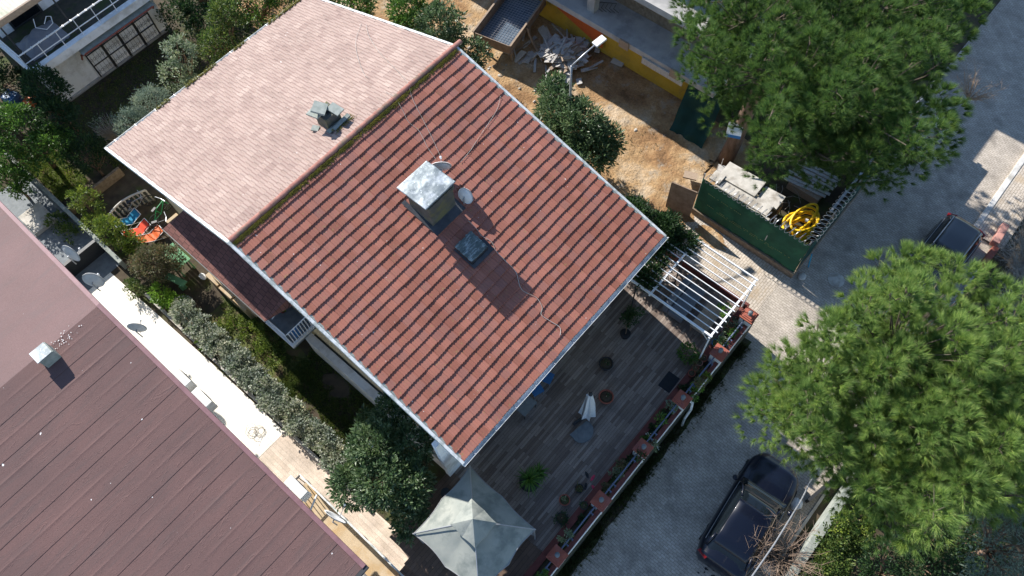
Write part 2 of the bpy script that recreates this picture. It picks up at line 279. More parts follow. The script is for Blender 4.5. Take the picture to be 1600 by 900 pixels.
# ------------------------------------------------------------ mesh helpers (u, v, z) -> world (u, -v, z)
class MB:
    def __init__(s): s.v = []; s.f = []
    def add(s, vs, fs):
        n = len(s.v); s.v += [tuple(x) for x in vs]; s.f += [tuple(i+n for i in f) for f in fs]; return s
    def box(s, u0, u1, v0, v1, z0, z1):
        vs = [(u, v, z) for z in (z0, z1) for v in (v0, v1) for u in (u0, u1)]
        return s.add(vs, [(0, 1, 3, 2), (4, 6, 7, 5), (0, 4, 5, 1), (2, 3, 7, 6), (0, 2, 6, 4), (1, 5, 7, 3)])
    def obox(s, c, d, az=0, tilt=0, roll=0):
        R = Matrix.Rotation(az, 3, 'Z') @ Matrix.Rotation(tilt, 3, 'Y') @ Matrix.Rotation(roll, 3, 'X')
        vs = []
        for z in (-.5, .5):
            for y in (-.5, .5):
                for x in (-.5, .5):
                    p = R @ Vector((x*d[0], y*d[1], z*d[2])); vs.append((c[0]+p.x, c[1]-p.y, c[2]+p.z))
        return s.add(vs, [(0, 1, 3, 2), (4, 6, 7, 5), (0, 4, 5, 1), (2, 3, 7, 6), (0, 2, 6, 4), (1, 5, 7, 3)])
    def prism(s, poly, z0, z1):
        n = len(poly); f0 = (lambda p: z0) if not callable(z0) else z0; f1 = (lambda p: z1) if not callable(z1) else z1
        vs = [(p[0], p[1], f0(p)) for p in poly] + [(p[0], p[1], f1(p)) for p in poly]
        return s.add(vs, [tuple(range(n)), tuple(range(2*n-1, n-1, -1))] + [(i, (i+1) % n, n+(i+1) % n, n+i) for i in range(n)])
    def tube(s, pts, r, n=6, cap=True):
        pts = [Vector(p) for p in pts]; k = len(pts); rs = r if isinstance(r, (list, tuple)) else [r]*k
        vs = []; ref = None
        for i, p in enumerate(pts):
            t = (pts[min(i+1, k-1)] - pts[max(i-1, 0)]).normalized()
            if ref is None: ref = Vector((0, 0, 1)) if abs(t.z) < .9 else Vector((1, 0, 0))
            a = t.cross(ref); a = a.normalized() if a.length > 1e-6 else Vector((1, 0, 0)); ref = a.cross(t) ; b = ref
            for j in range(n):
                w = 2*math.pi*j/n; q = p + (a*math.cos(w) + b*math.sin(w))*rs[i]; vs.append(tuple(q))
        fs = [(i*n+j, i*n+(j+1) % n, (i+1)*n+(j+1) % n, (i+1)*n+j) for i in range(k-1) for j in range(n)]
        if cap: fs += [tuple(range(n)), tuple(range(k*n-1, (k-1)*n-1, -1))]
        return s.add(vs, fs)
    def lathe(s, c, prof, n=16):
        vs = [(c[0]+r*math.cos(2*math.pi*j/n), c[1]+r*math.sin(2*math.pi*j/n), c[2]+z) for r, z in prof for j in range(n)]
        k = len(prof); fs = [(i*n+j, i*n+(j+1) % n, (i+1)*n+(j+1) % n, (i+1)*n+j) for i in range(k-1) for j in range(n)]
        fs += [tuple(range(n)), tuple(range(k*n-1, (k-1)*n-1, -1))]
        return s.add(vs, fs)
    def grid(s, F, nu, nv, thick=0):
        """F(a,b)->(u,v,z), a,b in 0..1"""
        def one(off):
            return [tuple(Vector(F(i/nu, j/nv)) + Vector((0, 0, off))) for j in range(nv+1) for i in range(nu+1)]
        q = [(j*(nu+1)+i, j*(nu+1)+i+1, (j+1)*(nu+1)+i+1, (j+1)*(nu+1)+i) for j in range(nv) for i in range(nu)]
        s.add(one(0), q)
        if thick:
            n0 = len(s.v); N = (nu+1)*(nv+1); s.add(one(-thick), q)
            b0 = n0 - N; ring = [i for i in range(nu+1)] + [j*(nu+1)+nu for j in range(1, nv+1)] + [nv*(nu+1)+i for i in range(nu-1, -1, -1)] + [j*(nu+1) for j in range(nv-1, 0, -1)]
            for a, b in zip(ring, ring[1:]+ring[:1]): s.f.append((b0+a, b0+b, n0+b, n0+a))
        return s
    def ell(s, c, r, n=12, k=8, jit=0):
        prof = []
        vs = []
        for i in range(1, k):
            t = math.pi*i/k
            for j in range(n):
                w = 2*math.pi*j/n; q = 1+random.uniform(-jit, jit)
                vs.append((c[0]+r[0]*math.sin(t)*math.cos(w)*q, c[1]+r[1]*math.sin(t)*math.sin(w)*q, c[2]+r[2]*math.cos(t)*q))
        vs += [(c[0], c[1], c[2]+r[2]), (c[0], c[1], c[2]-r[2])]; T = (k-1)*n
        fs = [(i*n+j, i*n+(j+1) % n, (i+1)*n+(j+1) % n, (i+1)*n+j) for i in range(k-2) for j in range(n)]
        fs += [(T, (j+1) % n, j) for j in range(n)] + [(T+1, (k-2)*n+j, (k-2)*n+(j+1) % n) for j in range(n)]
        return s.add(vs, fs)
    def build(s, name, mat, parent=None, smooth=False, at=None, label=None, cat=None, group=None, kind=None, fix=True, bevel=0):
        if parent is not None: org = Vector(parent['_o'])
        elif at is not None: org = Vector((at[0], -at[1], at[2] if len(at) > 2 else 0))
        else: org = Vector((0, 0, 0))
        me = bpy.data.meshes.new(name); me.from_pydata([(x-org.x, -y-org.y, z-org.z) for x, y, z in s.v], [], s.f)
        if fix:
            bm = bmesh.new(); bm.from_mesh(me)
            if bevel: bmesh.ops.bevel(bm, geom=bm.edges[:], offset=bevel, segments=2, affect='EDGES', profile=.6)
            bmesh.ops.recalc_face_normals(bm, faces=bm.faces); bm.to_mesh(me); bm.free()
        if smooth: me.polygons.foreach_set('use_smooth', [True]*len(me.polygons))
        return link(me, name, mat, parent, org, label, cat, group, kind)
def link(me, name, mat, parent, org, label=None, cat=None, group=None, kind=None):
    me.materials.append(mat); o = bpy.data.objects.new(name, me); COL.objects.link(o)
    if parent is not None: o.parent = parent
    else: o.location = org
    o['_o'] = tuple(org); tag(o, label, cat, group, kind); return o
def tag(o, label=None, cat=None, group=None, kind=None):
    if label: o['label'] = label
    if cat: o['category'] = cat
    if group: o['group'] = group
    if kind: o['kind'] = kind
    return o
def thing(name, label, cat, at, group=None, rot=0):
    o = bpy.data.objects.new(name, None); COL.objects.link(o); o.empty_display_size = .2
    o.location = (at[0], -at[1], at[2]); o['_o'] = (at[0], -at[1], at[2]); return tag(o, label, cat, group)
def dup(root, at, rz=0, label=None, group=None, sc=None):
    def cp(o, par):
        c = o.copy(); COL.objects.link(c)
        if par: c.parent = par
        for ch in list(kids.get(o.name, [])): cp(ch, c)
        return c
    kids = {}
    for x in [root] + list(root.children_recursive):
        kids[x.name] = list(x.children)
    r = cp(root, None); r.location = (at[0], -at[1], at[2]); r.rotation_euler = (0, 0, rz)
    if sc: r.scale = (sc,)*3
    if label: r['label'] = label
    if group: r['group'] = group
    return r
def rawmesh(name, V, F, mat, parent=None, at=None, label=None, cat=None, group=None, kind=None):
    """V (n,3) in uvz, F (m,k) numpy"""
    org = np.array(parent['_o']) if parent is not None else (np.array([at[0], -at[1], at[2]]) if at is not None else np.zeros(3))
    V = V.copy(); V[:, 1] *= -1; V -= org
    me = bpy.data.meshes.new(name); me.vertices.add(len(V)); me.vertices.foreach_set('co', V.astype(np.float32).ravel())
    k = F.shape[1]; me.loops.add(F.size); me.loops.foreach_set('vertex_index', F.astype(np.int32).ravel())
    me.polygons.add(len(F)); me.polygons.foreach_set('loop_start', np.arange(0, F.size, k, dtype=np.int32)); me.polygons.foreach_set('loop_total', np.full(len(F), k, dtype=np.int32))
    me.polygons.foreach_set('use_smooth', [False]*len(F)); me.update(calc_edges=True); me.validate()
    return link(me, name, mat, parent, Vector(org), label, cat, group, kind)
def unit(n):
    d = RNG.normal(size=(n, 3)); return d/np.linalg.norm(d, axis=1)[:, None]
def leaves(blobs, n, size, aspect=.45, upbias=.5, clump=.28, hollow=.55, nclump=None):
    """blobs: (u,v,z,ru,rv,rz). leaves gather in clumps near the surface of the blobs. returns V,F (quads folded to diamonds)"""
    B = np.array(blobs, float); w = (B[:, 3]*B[:, 4]*B[:, 5])**(2/3); w /= w.sum()
    nc = nclump or max(3, n//28); bi = RNG.choice(len(B), nc, p=w); d = unit(nc); d[:, 2] = np.where(RNG.random(nc) < .45, np.abs(d[:, 2]), d[:, 2])
    rr = hollow + (1-hollow)*RNG.random(nc)**.5
    cc = B[bi, :3] + d*B[bi, 3:]*rr[:, None]
    li = RNG.integers(0, nc, n); off = unit(n)*(RNG.random(n)**.5)[:, None]*clump
    p = cc[li] + off; out = d[li]*.6 + off/clump*.8 + unit(n)*.7; out[:, 2] += upbias*.4
    out /= np.linalg.norm(out, axis=1)[:, None]
    nrm = unit(n); nrm[:, 2] = np.abs(nrm[:, 2]) + upbias; side = np.cross(out, nrm); side /= np.linalg.norm(side, axis=1)[:, None]+1e-9
    up = np.cross(side, out)
    s = size*(.6+.8*RNG.random(n))[:, None]
    a = p; tip = p + out*s; mid = p + out*s*.5 + up*s*.08
    V = np.stack([a, mid+side*s*aspect*.5, tip, mid-side*s*aspect*.5], 1).reshape(-1, 3)
    return V, np.arange(len(V)).reshape(-1, 4)
def tufts(C, D, nn, length, width=.016, spread=.75):
    """needle tufts at C pointing along D"""
    n = len(C); c = np.repeat(C, nn, 0); ax = np.repeat(D, nn, 0)
    d = ax + unit(n*nn)*spread; d /= np.linalg.norm(d, axis=1)[:, None]
    start = c + ax*(RNG.random(n*nn)*length*.45)[:, None]
    l = (length*(.65+.5*RNG.random(n*nn)))[:, None]
    side = np.cross(d, unit(n*nn)); side /= np.linalg.norm(side, axis=1)[:, None]+1e-9
    V = np.stack([start-side*width*.5, start+side*width*.5, start+d*l], 1).reshape(-1, 3)
    return V, np.arange(len(V)).reshape(-1, 3)
def branchy(m, base, tips, r0, r1=.012, bend=.3, n=5):
    b = Vector(base)
    for t in tips:
        t = Vector(t); mid = (b+t)*.5 + Vector((random.uniform(-1, 1), random.uniform(-1, 1), random.uniform(0, 1)))*bend*(t-b).length*.3
        m.tube([b, (b+mid)*.5, mid, (mid+t)*.5+Vector((0, 0, .02)), t], [r0, r0*.85, r0*.65, r0*.4, r1], n)
def shrub(name, label, cat, base, blobs, n, size, mat, aspect=.45, clump=.28, group=None, trunk=.05, ntips=8, stem='trunk', hollow=.55, barkm='bark', upbias=.5, crown='crown'):
    t = thing(name, label, cat, base, group)
    V, F = leaves(blobs, n, size, aspect, upbias, clump, hollow); rawmesh(crown, V, F, mat, t)
    m = MB(); fork = Vector(base) + Vector((0, 0, max(.1, (min(b[2]-b[5] for b in blobs)-base[2])*.9)))
    m.tube([Vector(base), (Vector(base)+fork)*.5+Vector((.02, .01, 0)), fork], [trunk, trunk*.85, trunk*.75], 8)
    tips = [(b[0]+random.uniform(-.7, .7)*b[3], b[1]+random.uniform(-.7, .7)*b[4], b[2]+random.uniform(-.2, .7)*b[5]) for b in blobs for _ in range(max(2, ntips//len(blobs)))]
    branchy(m, fork, tips, trunk*.55, .008); m.build(stem, M[barkm], t, True)
    return t
#@@BODY
# ============================================================ THE SETTING
def sheet(name, poly, z, mat, sub=None):
    mb = MB(); mb.add([(p[0], p[1], z) for p in poly], [tuple(range(len(poly)))]); return mb.build(name, mat, kind='structure')
def wobble(pts, amp, seg=.5):
    out = []
    for (a, b) in zip(pts, pts[1:]+pts[:1]):
        n = max(1, int(math.hypot(b[0]-a[0], b[1]-a[1])/seg))
        for i in range(n):
            t = i/n; out.append((a[0]+(b[0]-a[0])*t+random.uniform(-amp, amp), a[1]+(b[1]-a[1])*t+random.uniform(-amp, amp)))
    return out
sheet('ground', [(-300, -300), (300, -300), (300, 300), (-300, 300)], 0, M['soil'])
sheet('street', [(-60, 12.9), (60, 12.9), (60, 18.9), (-60, 18.9)], .012, M['pavers'])
sheet('alley', [(11.2, 8.0), (15.6, 6.0), (15.6, 13.05), (11.2, 13.05)], .016, M['alley'])
# building lot of ochre dirt with an uneven surface
def dirtz(a, b):
    u = 10.3+9.9*a; v = -24+32.6*b
    e = min(a, 1-a, b, 1-b)*10; e = max(0, min(1, e*1.5))
    from mathutils import noise as N
    h = N.noise(Vector((u*.5, v*.5, 0)))*.12 + N.noise(Vector((u*1.7, v*1.7, 3)))*.05 + N.noise(Vector((u*4.5, v*4.5, 7)))*.025
    wu = .5*N.noise(Vector((v*.8, 5, 1)))*(1 if b > .9 else 0); wv = (.8*N.noise(Vector((u*.7, 2, 1)))+.35*N.noise(Vector((u*2.7, 2, 1)))) if b > .97 else 0
    return (u, v+wv, .03 + e*(.06+h*.8) if e > 0 else .022)
MB().grid(dirtz, 90, 280).build('dirt_lot', M['dirt'], smooth=True, kind='structure')
# patches of earth spread over the alley pavers
for c, ru, rv in (((14.8, 9.6), .5, .9),):
    MB().add([(c[0]+ru*math.cos(i/26*6.283)*random.uniform(.6, 1.1), c[1]+rv*math.sin(i/26*6.283)*random.uniform(.6, 1.1), .024+.004*(ru > 1)+.004*(rv > .9)) for i in range(26)], [tuple(range(26))]).build('earth_patch', M['dirt'], kind='structure')
MB().box(21.9, 60, 17.84, 18.06, 0, .13).build('kerb', M['kerb'], kind='structure', bevel=.015)
sheet('pavement', [(22.0, 18.06), (60, 18.06), (60, 19.3), (22.0, 19.3)], .1, M['alley'])
MB().box(-60, 60, 18.9, 19.0, 0, .05).build('street_edging', M['concpale'], kind='structure')
sheet('path', [(-4.7, -9.4), (-3.25, -9.4), (-3.05, -2.6), (-4.7, -2.6)], .02, M['path'])
sheet('path', [(-4.7, -2.6), (-3.05, -2.6), (-3.0, 1.9), (-4.7, 1.9)], .024, M['path'])
sheet('path', [(-3.72, 1.9), (-2.95, 1.9), (-2.75, 9.0), (-3.72, 9.0)], .02, M['path2'])
sheet('path', [(-4.7, 1.9), (-3.72, 1.9), (-3.72, 4.0), (-4.7, 4.0)], .016, M['path2'])
sheet('basement_light_well', [(-4.7, 4.0), (-3.72, 4.0), (-3.72, 12.5), (-4.7, 12.5)], .012, M['sand'])
sheet('paved_yard', [(-4.7, -17), (-2.6, -17), (-2.7, -9.4), (-4.7, -9.4)], .014, M['slab'])
sheet('garden_bed', wobble([(-1.95, -4.4), (-.15, -4.4), (-.3, .3), (-1.9, 1.6)], .06), .02, M['grass'])
sheet('garden_lawn', wobble([(-2.5, -18.5), (-1.0, -18.5), (-1.0, -14.2), (-2.5, -14.2)], .08), .02, M['grass'])
# raised wooden deck of the house: slab + boards
MB().prism([(-3.1, 8.25), (12.02, 8.25), (12.02, 12.62), (-3.1, 12.62)], 0, 1.38).build('deck_base', M['whitewall'], kind='structure')
MB().box(-.02, 12.02, 8.2, 12.62, 1.384, 1.5).build('deck', M['deck'], kind='structure')
MB().box(-3.1, -.024, 8.2, 12.62, 1.384, 1.498).build('deck', M['deckbrown'], kind='structure')
for i in range(5):
    MB().box(-3.1-.3*(i+1), -3.1-.3*i-.003, 9.15, 10.35, 0, 1.5-.27*(i+1)).build('deck_step', M['deckbrown'], kind='structure')

# ============================================================ THE TILED HOUSE
ZR, TAN = 8.8, 2.826/9.4392; UH = 10.2
TANN = 2.81/8.9178
house = thing('tiled_house', 'central house under the large tile roof with one red ribbed and one faded pink slope', 'house', (5.1, .2, 0))
from mathutils import noise as NZ
def slope(name, sign, vlen, tan, nc, tw, kind, mat, parent, thick=.036, u0=0.0, u1=UH, zr=ZR, du=.0375, label=None, wav=.018):
    nu = int(round((u1-u0)/du))+1; U = np.linspace(u0, u1, nu); c = vlen/nc; Vv = []; F = []; base = 0
    for i in range(nc):
        w = np.array([NZ.noise(Vector((x*.9, i*.23, sign))) for x in U])*wav + np.array([NZ.noise(Vector((math.floor(x/tw)*7.3, i*5.1, 2))) for x in U])*wav*.35
        if kind == 'rib':
            ph = (U/.1) % 1; prof = .011*np.abs(np.sin(np.pi*ph)) - .010*(((U/.3) % 1) < .1)
            lip = np.abs(np.sin(np.pi*((U/.1) % 1)))*.022
        elif kind == 'flat':
            off = .15 if i % 2 == 0 else 0; ph = ((U+off)/tw) % 1; prof = -.03*(ph < .13) + .004*(ph > .5); lip = 0*U
        else: prof = 0*U; lip = 0*U
        jit = np.array([NZ.noise(Vector((x*.5, i*3.7, 9))) for x in U])*.005
        tid = np.floor(U/tw + (0 if kind == 'rib' or i % 2 else .5)); rt = np.sin(tid*12.9898+i*78.233+sign)*43758.5453; rt = rt-np.floor(rt); w = w + (rt-.5)*.016*(kind != 'smooth'); prof = prof + (rt-.5)*.007
        for fr, ex in ((0, 0), (1, 0), (1, 1)):
            v = (i+fr)*c + (w if fr == 1 else (0*U if i == 0 else wprev)) + (lip if fr == 1 else 0)
            z = zr - tan*v + (thick*fr if fr == 1 else 0.0) + prof + jit + (-thick*1.25 if ex else 0)
            Vv.append(np.stack([U, sign*v, z], 1))
        wprev = w
        idx = np.arange(nu-1)
        for a in (0, 1):
            r0 = base+a*nu; r1 = r0+nu; F.append(np.stack([r0+idx, r0+idx+1, r1+idx+1, r1+idx], 1))
        base += 3*nu
    o = rawmesh(name, np.concatenate(Vv), np.concatenate(F), mat, parent, label=label); return o
slope('roof_slope', 1, 9.44, TAN, 29, .3, 'rib', M['tile'], house, .041, du=.02, label='red ribbed roof slope with dark shadow lines between its tile courses')
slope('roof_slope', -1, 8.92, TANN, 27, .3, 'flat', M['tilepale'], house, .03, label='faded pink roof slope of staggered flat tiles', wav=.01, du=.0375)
# solid roof body under the tiles
mb = MB(); mb.add([(0.02, -8.88, ZR-TANN*8.88-.05), (UH-.02, -8.88, ZR-TANN*8.88-.05), (UH-.02, 0, ZR-.05), (.02, 0, ZR-.05), (.02, 9.4, ZR-TAN*9.4-.05), (UH-.02, 9.4, ZR-TAN*9.4-.05),
    (0.02, -8.88, ZR-TANN*8.88-.2), (UH-.02, -8.88, ZR-TANN*8.88-.2), (UH-.02, 0, ZR-.2), (.02, 0, ZR-.2), (.02, 9.4, ZR-TAN*9.4-.2), (UH-.02, 9.4, ZR-TAN*9.4-.2)],
    [(0, 1, 2, 3), (3, 2, 5, 4), (6, 7, 8, 9), (9, 8, 11, 10), (0, 1, 7, 6), (4, 5, 11, 10), (0, 3, 9, 6), (3, 4, 10, 9), (1, 2, 8, 7), (2, 5, 11, 8)])
mb.build('roof_deck', M['whitewall'], house)
# ridge: overlapping half-round caps
mb = MB(); x = 0.0; k = 0
while x < UH-.02:
    l = .42; ring = []; r = .105
    for (uu, rr) in ((x, r), (x+l+.03, r*.86)):
        ring.append([(uu, rr*1.0*math.cos(a), ZR+.012+rr*.75*math.sin(a)) for a in np.linspace(0, math.pi, 9)])
    mb.add(ring[0]+ring[1], [(i, i+1, 10+i, 9+i) for i in range(8)]+[tuple(range(9))])
    x += l; k += 1
mb.build('ridge_cap', M['ridge'], house, fix=False)
n = 5200; uu = RNG.random(n)*UH; dens = RNG.random(n) < (.35+.65*(np.sin(uu*2.1)+np.sin(uu*5.3+1) > -.3)); uu = uu[dens]; n = len(uu)
vv = .13 + np.abs(RNG.normal(size=n))*.06; C = np.stack([uu, vv, ZR-TAN*vv+.02], 1)
V, F = tufts(C, np.tile([0, .1, 1.0], (n, 1)), 5, .055, .02, 1.1); rawmesh('ridge_moss', V, F, M['moss'], house, kind='stuff')
n = 1600; uu = RNG.random(n)*UH; s = (np.sin(uu*1.3+2)+np.sin(uu*3.1) > -.2); uu = uu[s]; vv = -8.86 - np.abs(RNG.normal(size=len(uu)))*.06
C = np.stack([uu, vv, ZR-8.9*TANN+.03+0*uu], 1); C = C[uu > 1.5]; V, F = tufts(C, np.tile([0, -.3, 1.0], (len(C), 1)), 5, .07, .02, 1.1); rawmesh('eave_moss', V, F, M['moss'], house, kind='stuff')
def vz(v): return ZR - (TAN*v if v > 0 else -TANN*v)
# white verge boards both sides and gutters
for u0, u1, nm in ((-.10, -.005, 'verge_board'), (UH+.005, UH+.09, 'verge_board')):
    mb = MB(); pts = [(-8.98, vz(-8.98)), (0, ZR), (9.5, vz(9.5))]
    for (va, za), (vb, zb) in zip(pts, pts[1:]):
        mb.add([(u0, va, za+.03), (u1, va, za+.03), (u1, vb, zb+.03), (u0, vb, zb+.03), (u0, va, za-.17), (u1, va, za-.17), (u1, vb, zb-.17), (u0, vb, zb-.17)],
               [(0, 1, 2, 3), (4, 5, 6, 7), (0, 1, 5, 4), (2, 3, 7, 6), (0, 3, 7, 4), (1, 2, 6, 5)])
    mb.build(nm, M['gutter'], house)
for v, z in ((9.52, vz(9.44)), (-8.99, vz(-8.92))):
    mb = MB(); prof = [(.075*math.cos(a), .07*math.sin(a)) for a in np.linspace(math.pi, 2*math.pi, 8)]; prof += [(x*.85, y*.85) for x, y in prof[::-1]]
    N = len(prof); vs = []
    for u in np.linspace(-.1, UH+.1, 40):
        j = NZ.noise(Vector((u*.8, v, 0)))*.012; vs += [(u, v+a+j, z-.03+b) for a, b in prof]
    mb.add(vs, [(i*N+j, i*N+(j+1) % N, (i+1)*N+(j+1) % N, (i+1)*N+j) for i in range(39) for j in range(N)]+[tuple(range(N)), tuple(range(39*N, 40*N))])
    g = mb.build('gutter', M['gutter'], house)
    for u in np.arange(.4, UH, .95): MB().box(u-.012, u+.012, v-.08, v+.08, z-.028, z-.018).build('gutter_bracket', M['steel'], g)
# mossy mortar fillets along the verges
for uu in (.035, UH-.035):
    mb = MB()
    for k in range(2): pass
    mb.grid(lambda a, b: (uu-.03+.06*a, .15+9.2*b, vz(.15+9.2*b)+.03+.012*NZ.noise(Vector((b*60, a*3, uu)))), 2, 120); mb.build('verge_mortar', M['slate'], house)
# walls and gables
U0, U1, V0, V1 = .45, UH-.4, -8.4, 8.2
mb = MB()
poly = [(V0, 0), (V1, 0), (V1, vz(V1)-.22), (0, ZR-.22), (V0, vz(V0)-.22)]
for a, b in ((U0, U0+.22), (U1-.22, U1)):
    n = 5; mb.add([(a, v, z) for v, z in poly]+[(b, v, z) for v, z in poly], [tuple(range(n)), tuple(range(2*n-1, n-1, -1))]+[(i, (i+1) % n, n+(i+1) % n, n+i) for i in range(n)])
mb.box(U0+.222, U1-.222, V0, V0+.22, 0, vz(V0)-.23); mb.box(U0+.222, U1-.222, V1-.22, V1, 0, vz(V1)-.23)
mb.build('wall', M['cream'], house)
for (a, b) in ((1.2, 3.0), (4.2, 5.6), (7.2, 9.2)):
    w = MB().box(a, b, V1, V1+.05, 1.55 if a < 7 else 2.2, 3.9).build('window', M['whitemetal'], house); MB().box(a+.08, b-.08, V1+.05, V1+.06, 1.66 if a < 7 else 2.3, 3.8).build('pane', M['glass'], w)
# stair-post wall at the low corner
MB().box(-.2, .43, 8.20, 8.40, 1.5, 5.5).build('corner_wall', M['whitewall'], house)
# low white ledge and covered side terrace along the garden side
MB().box(.04, .36, .35, 4.9, 0, 1.5).build('terrace_ledge', M['white'], house, bevel=.01)
MB().box(.362, .449, .35, 8.2, 0, 1.2).build('terrace_floor', M['slab'], house)
MB().box(-.02, .43, 4.91, 8.2, 0, 1.35).build('terrace_ledge', M['white'], house)
# lean-to roof of dark shingles
AZ0, AZ1, AU0, AU1 = 4.95, 4.45, .42, -.74
mb = MB(); a0, a1 = -5.65, .33
mb.add([(AU0, a0+.35, AZ0), (AU0, a1+.25, AZ0), (AU1, a1, AZ1), (AU1, a0, AZ1), (AU0, a0, AZ1), (AU0, a1+.35, AZ1+.05)], [(0, 1, 2, 3), (0, 3, 4), (1, 5, 2), (0, 4, 5, 1), (4, 3, 2, 5)])
mb.build('lean_to_roof', M['shingle'], house, label='dark brown shingled lean-to roof under the white verge')
MB().box(-.42, .44, -5.4, -.75, 0, 4.4).build('lean_to_wall', M['cream'], house)
MB().box(-.56, -.44, -5.0, -2.2, .9, 1.15).build('lean_to_sill', M['sand'], house)
MB().box(AU1-.03, AU1, a0, a1, AZ1-.09, AZ1+.01).build('lean_to_fascia', M['dkmetal'], house)
# balcony between lean-to and eave
b = MB().box(-.64, .44, -.62, 1.08, 2.86, 3.0).build('balcony_floor', M['slab'], house)
mb = MB().box(-.66, -.55, -.7, 1.12, 3.0, 3.16); mb.box(-.56, .44, 1.0, 1.1, 3.0, 3.12); mb.build('balcony_kerb', M['white'], house)
mb = MB()
for k in range(8): x = -.5+k*.125; mb.box(x, x+.03, 1.03, 1.06, 3.12, 3.95)
mb.tube([(-.56, 1.045, 3.97), (.42, 1.045, 3.97)], .025, 6); mb.tube([(-.6, -.5, 3.97), (-.6, 1.04, 3.97)], .025, 6)
for k in range(4): v = -.4+k*.45; mb.box(-.612, -.588, v, v+.024, 3.16, 3.96)
mb.build('balcony_railing', M['whitemetal'], house)
MB().tube([(-.5, .3, 4.2), (.35, .25, 4.45)], .02, 6).build('balcony_pole', M['whitemetal'], house)
MB().box(-.4, -.05, .98, 1.02, 3.25, 3.8).build('towel', M['blue'], at=(-.2, 1, 3.2), label='blue towel hanging on the white balcony railing', cat='towel')
t = shrub('potted_plant', 'yellow-flowered potted plant in the corner of the small balcony', 'plant', (.1, -.35, 3.0), [(.08, -.3, 3.55, .2, .2, .2)], 260, .08, L['yellow'], clump=.08, trunk=.02)
MB().lathe((.1, -.35, 3.0), [(.1, 0), (.14, .25), (.12, .25), (.11, .2)]).build('pot', M['brickred'], t, True)

# chimney with zinc cap
cu, cv = 5.33, 3.42
zb = vz(cv)
ch = MB().box(4.80, 5.88, 2.92, 3.92, 6.9, 8.9).build('chimney', M['chim'], house, bevel=.012)
mb = MB().box(4.76, 5.92, 2.88, 3.96, 8.62, 8.76); mb.build('chimney_collar', M['chim'], ch)
mb = MB(); 
def capf(a, b):
    u = 4.62+1.36*a; v = 2.73+1.28*b; d = NZ.noise(Vector((u*3, v*3, 0)))*.02+NZ.noise(Vector((u*9, v*9, 3)))*.007
    return (u, v, 8.99+.05*(1-abs(2*a-1))*(1-abs(2*b-1))+d)
mb.grid(capf, 40, 40, .03); mb.build('chimney_cap', M['zinc'], ch, True)
mb = MB()
zz = lambda v: ZR-TAN*v
mb.add([(4.66, 3.9, zz(3.9)+.06), (6.02, 3.9, zz(3.9)+.06), (6.02, 4.22, zz(4.22)+.065), (4.66, 4.22, zz(4.22)+.065), (4.66, 3.9, zz(3.9)), (6.02, 3.9, zz(3.9)), (6.02, 4.22, zz(4.22)), (4.66, 4.22, zz(4.22))], [(0, 1, 2, 3), (0, 1, 5, 4), (2, 3, 7, 6), (0, 3, 7, 4), (1, 2, 6, 5)])
mb.add([(4.64, 2.7, zz(2.7)+.07), (4.8, 2.7, zz(2.7)+.07), (4.8, 3.95, zz(3.95)+.065), (4.64, 3.95, zz(3.95)+.065)], [(0, 1, 2, 3)])
mb.add([(5.88, 2.7, zz(2.7)+.07), (6.03, 2.7, zz(2.7)+.07), (6.03, 3.95, zz(3.95)+.065), (5.88, 3.95, zz(3.95)+.065)], [(0, 1, 2, 3)])
mb.build('chimney_flashing', M['lead'], ch)
# skylight hatch with dented sheet cover
sk = MB(); 
sk.add([(u, v, zz(v)+h) for h in (.0, .17) for u, v in ((4.76, 4.95), (5.5, 4.95), (5.5, 5.62), (4.76, 5.62))], [(0, 1, 5, 4), (1, 2, 6, 5), (2, 3, 7, 6), (3, 0, 4, 7), (4, 5, 6, 7)])
skf = sk.build('roof_hatch', M['lead'], house)
def skc(a, b):
    e = min(a, 1-a, b, 1-b); u = 4.74+.78*a; v = 4.9+.72*b; j = .02*NZ.noise(Vector((a*9, b*9, 1))) if e < .01 else 0
    return (u+j*2, v+j*2, zz(v)+.21+.02*NZ.noise(Vector((u*4, v*4, 2)))+.01*NZ.noise(Vector((u*11, v*11, 2))))
MB().grid(skc, 24, 24, .02).build('hatch_cover', M['hatch'], skf, True)
MB().add([(u, v, zz(v)+.065) for u, v in ((4.68, 4.9), (4.68, 5.78), (5.66, 5.78), (5.66, 5.3), (5.52, 5.3), (5.52, 5.64), (4.74, 5.64), (4.74, 4.9))], [tuple(range(8))]).build('hatch_flashing', M['lead'], skf)
# broken old chimney on the pink slope
zn = lambda v: ZR+TANN*v
ch2 = MB(); ch2.box(5.02, 5.62, -1.62, -1.02, 8.1, 8.93); ch2 = ch2.build('chimney', M['chim'], house, label='small broken grey chimney on the pink slope', bevel=.01)
mb = MB().obox((5.18, -1.42, 9.13), (.62, .46, .06), .7, .3, .35); mb.obox((5.02, -1.5, 8.98), (.4, .5, .05), .2, .1, -.1); mb.obox((5.55, -1.1, 8.97), (.34, .5, .05), .1, .0, 0.05); mb.build('broken_cap_slab', M['slate'], ch2)
MB().box(5.25, 5.5, -1.4, -1.15, 8.931, 8.94).build('flue_opening', M['black'], ch2)
mb = MB()
mb.add([(4.9, -1.02, zn(-1.02)+.05), (5.75, -1.02, zn(-1.02)+.05), (5.8, -.7, zn(-.7)+.06), (4.88, -.78, zn(-.78)+.05)], [(0, 1, 2, 3)]); mb.obox((5.45, -.8, zn(-.8)+.1), (.75, .14, .05), .1, 0, .2); mb.obox((4.8, -1.5, zn(-1.5)+.05), (.22, .26, .05), .5); mb.build('chimney_flashing', M['slate'], ch2)
n = 120; C = np.stack([5.0+RNG.random(n)*.9, -.85+RNG.random(n)*.3, 0*np.arange(n)], 1); C[:, 2] = ZR+TANN*C[:, 1]+.04
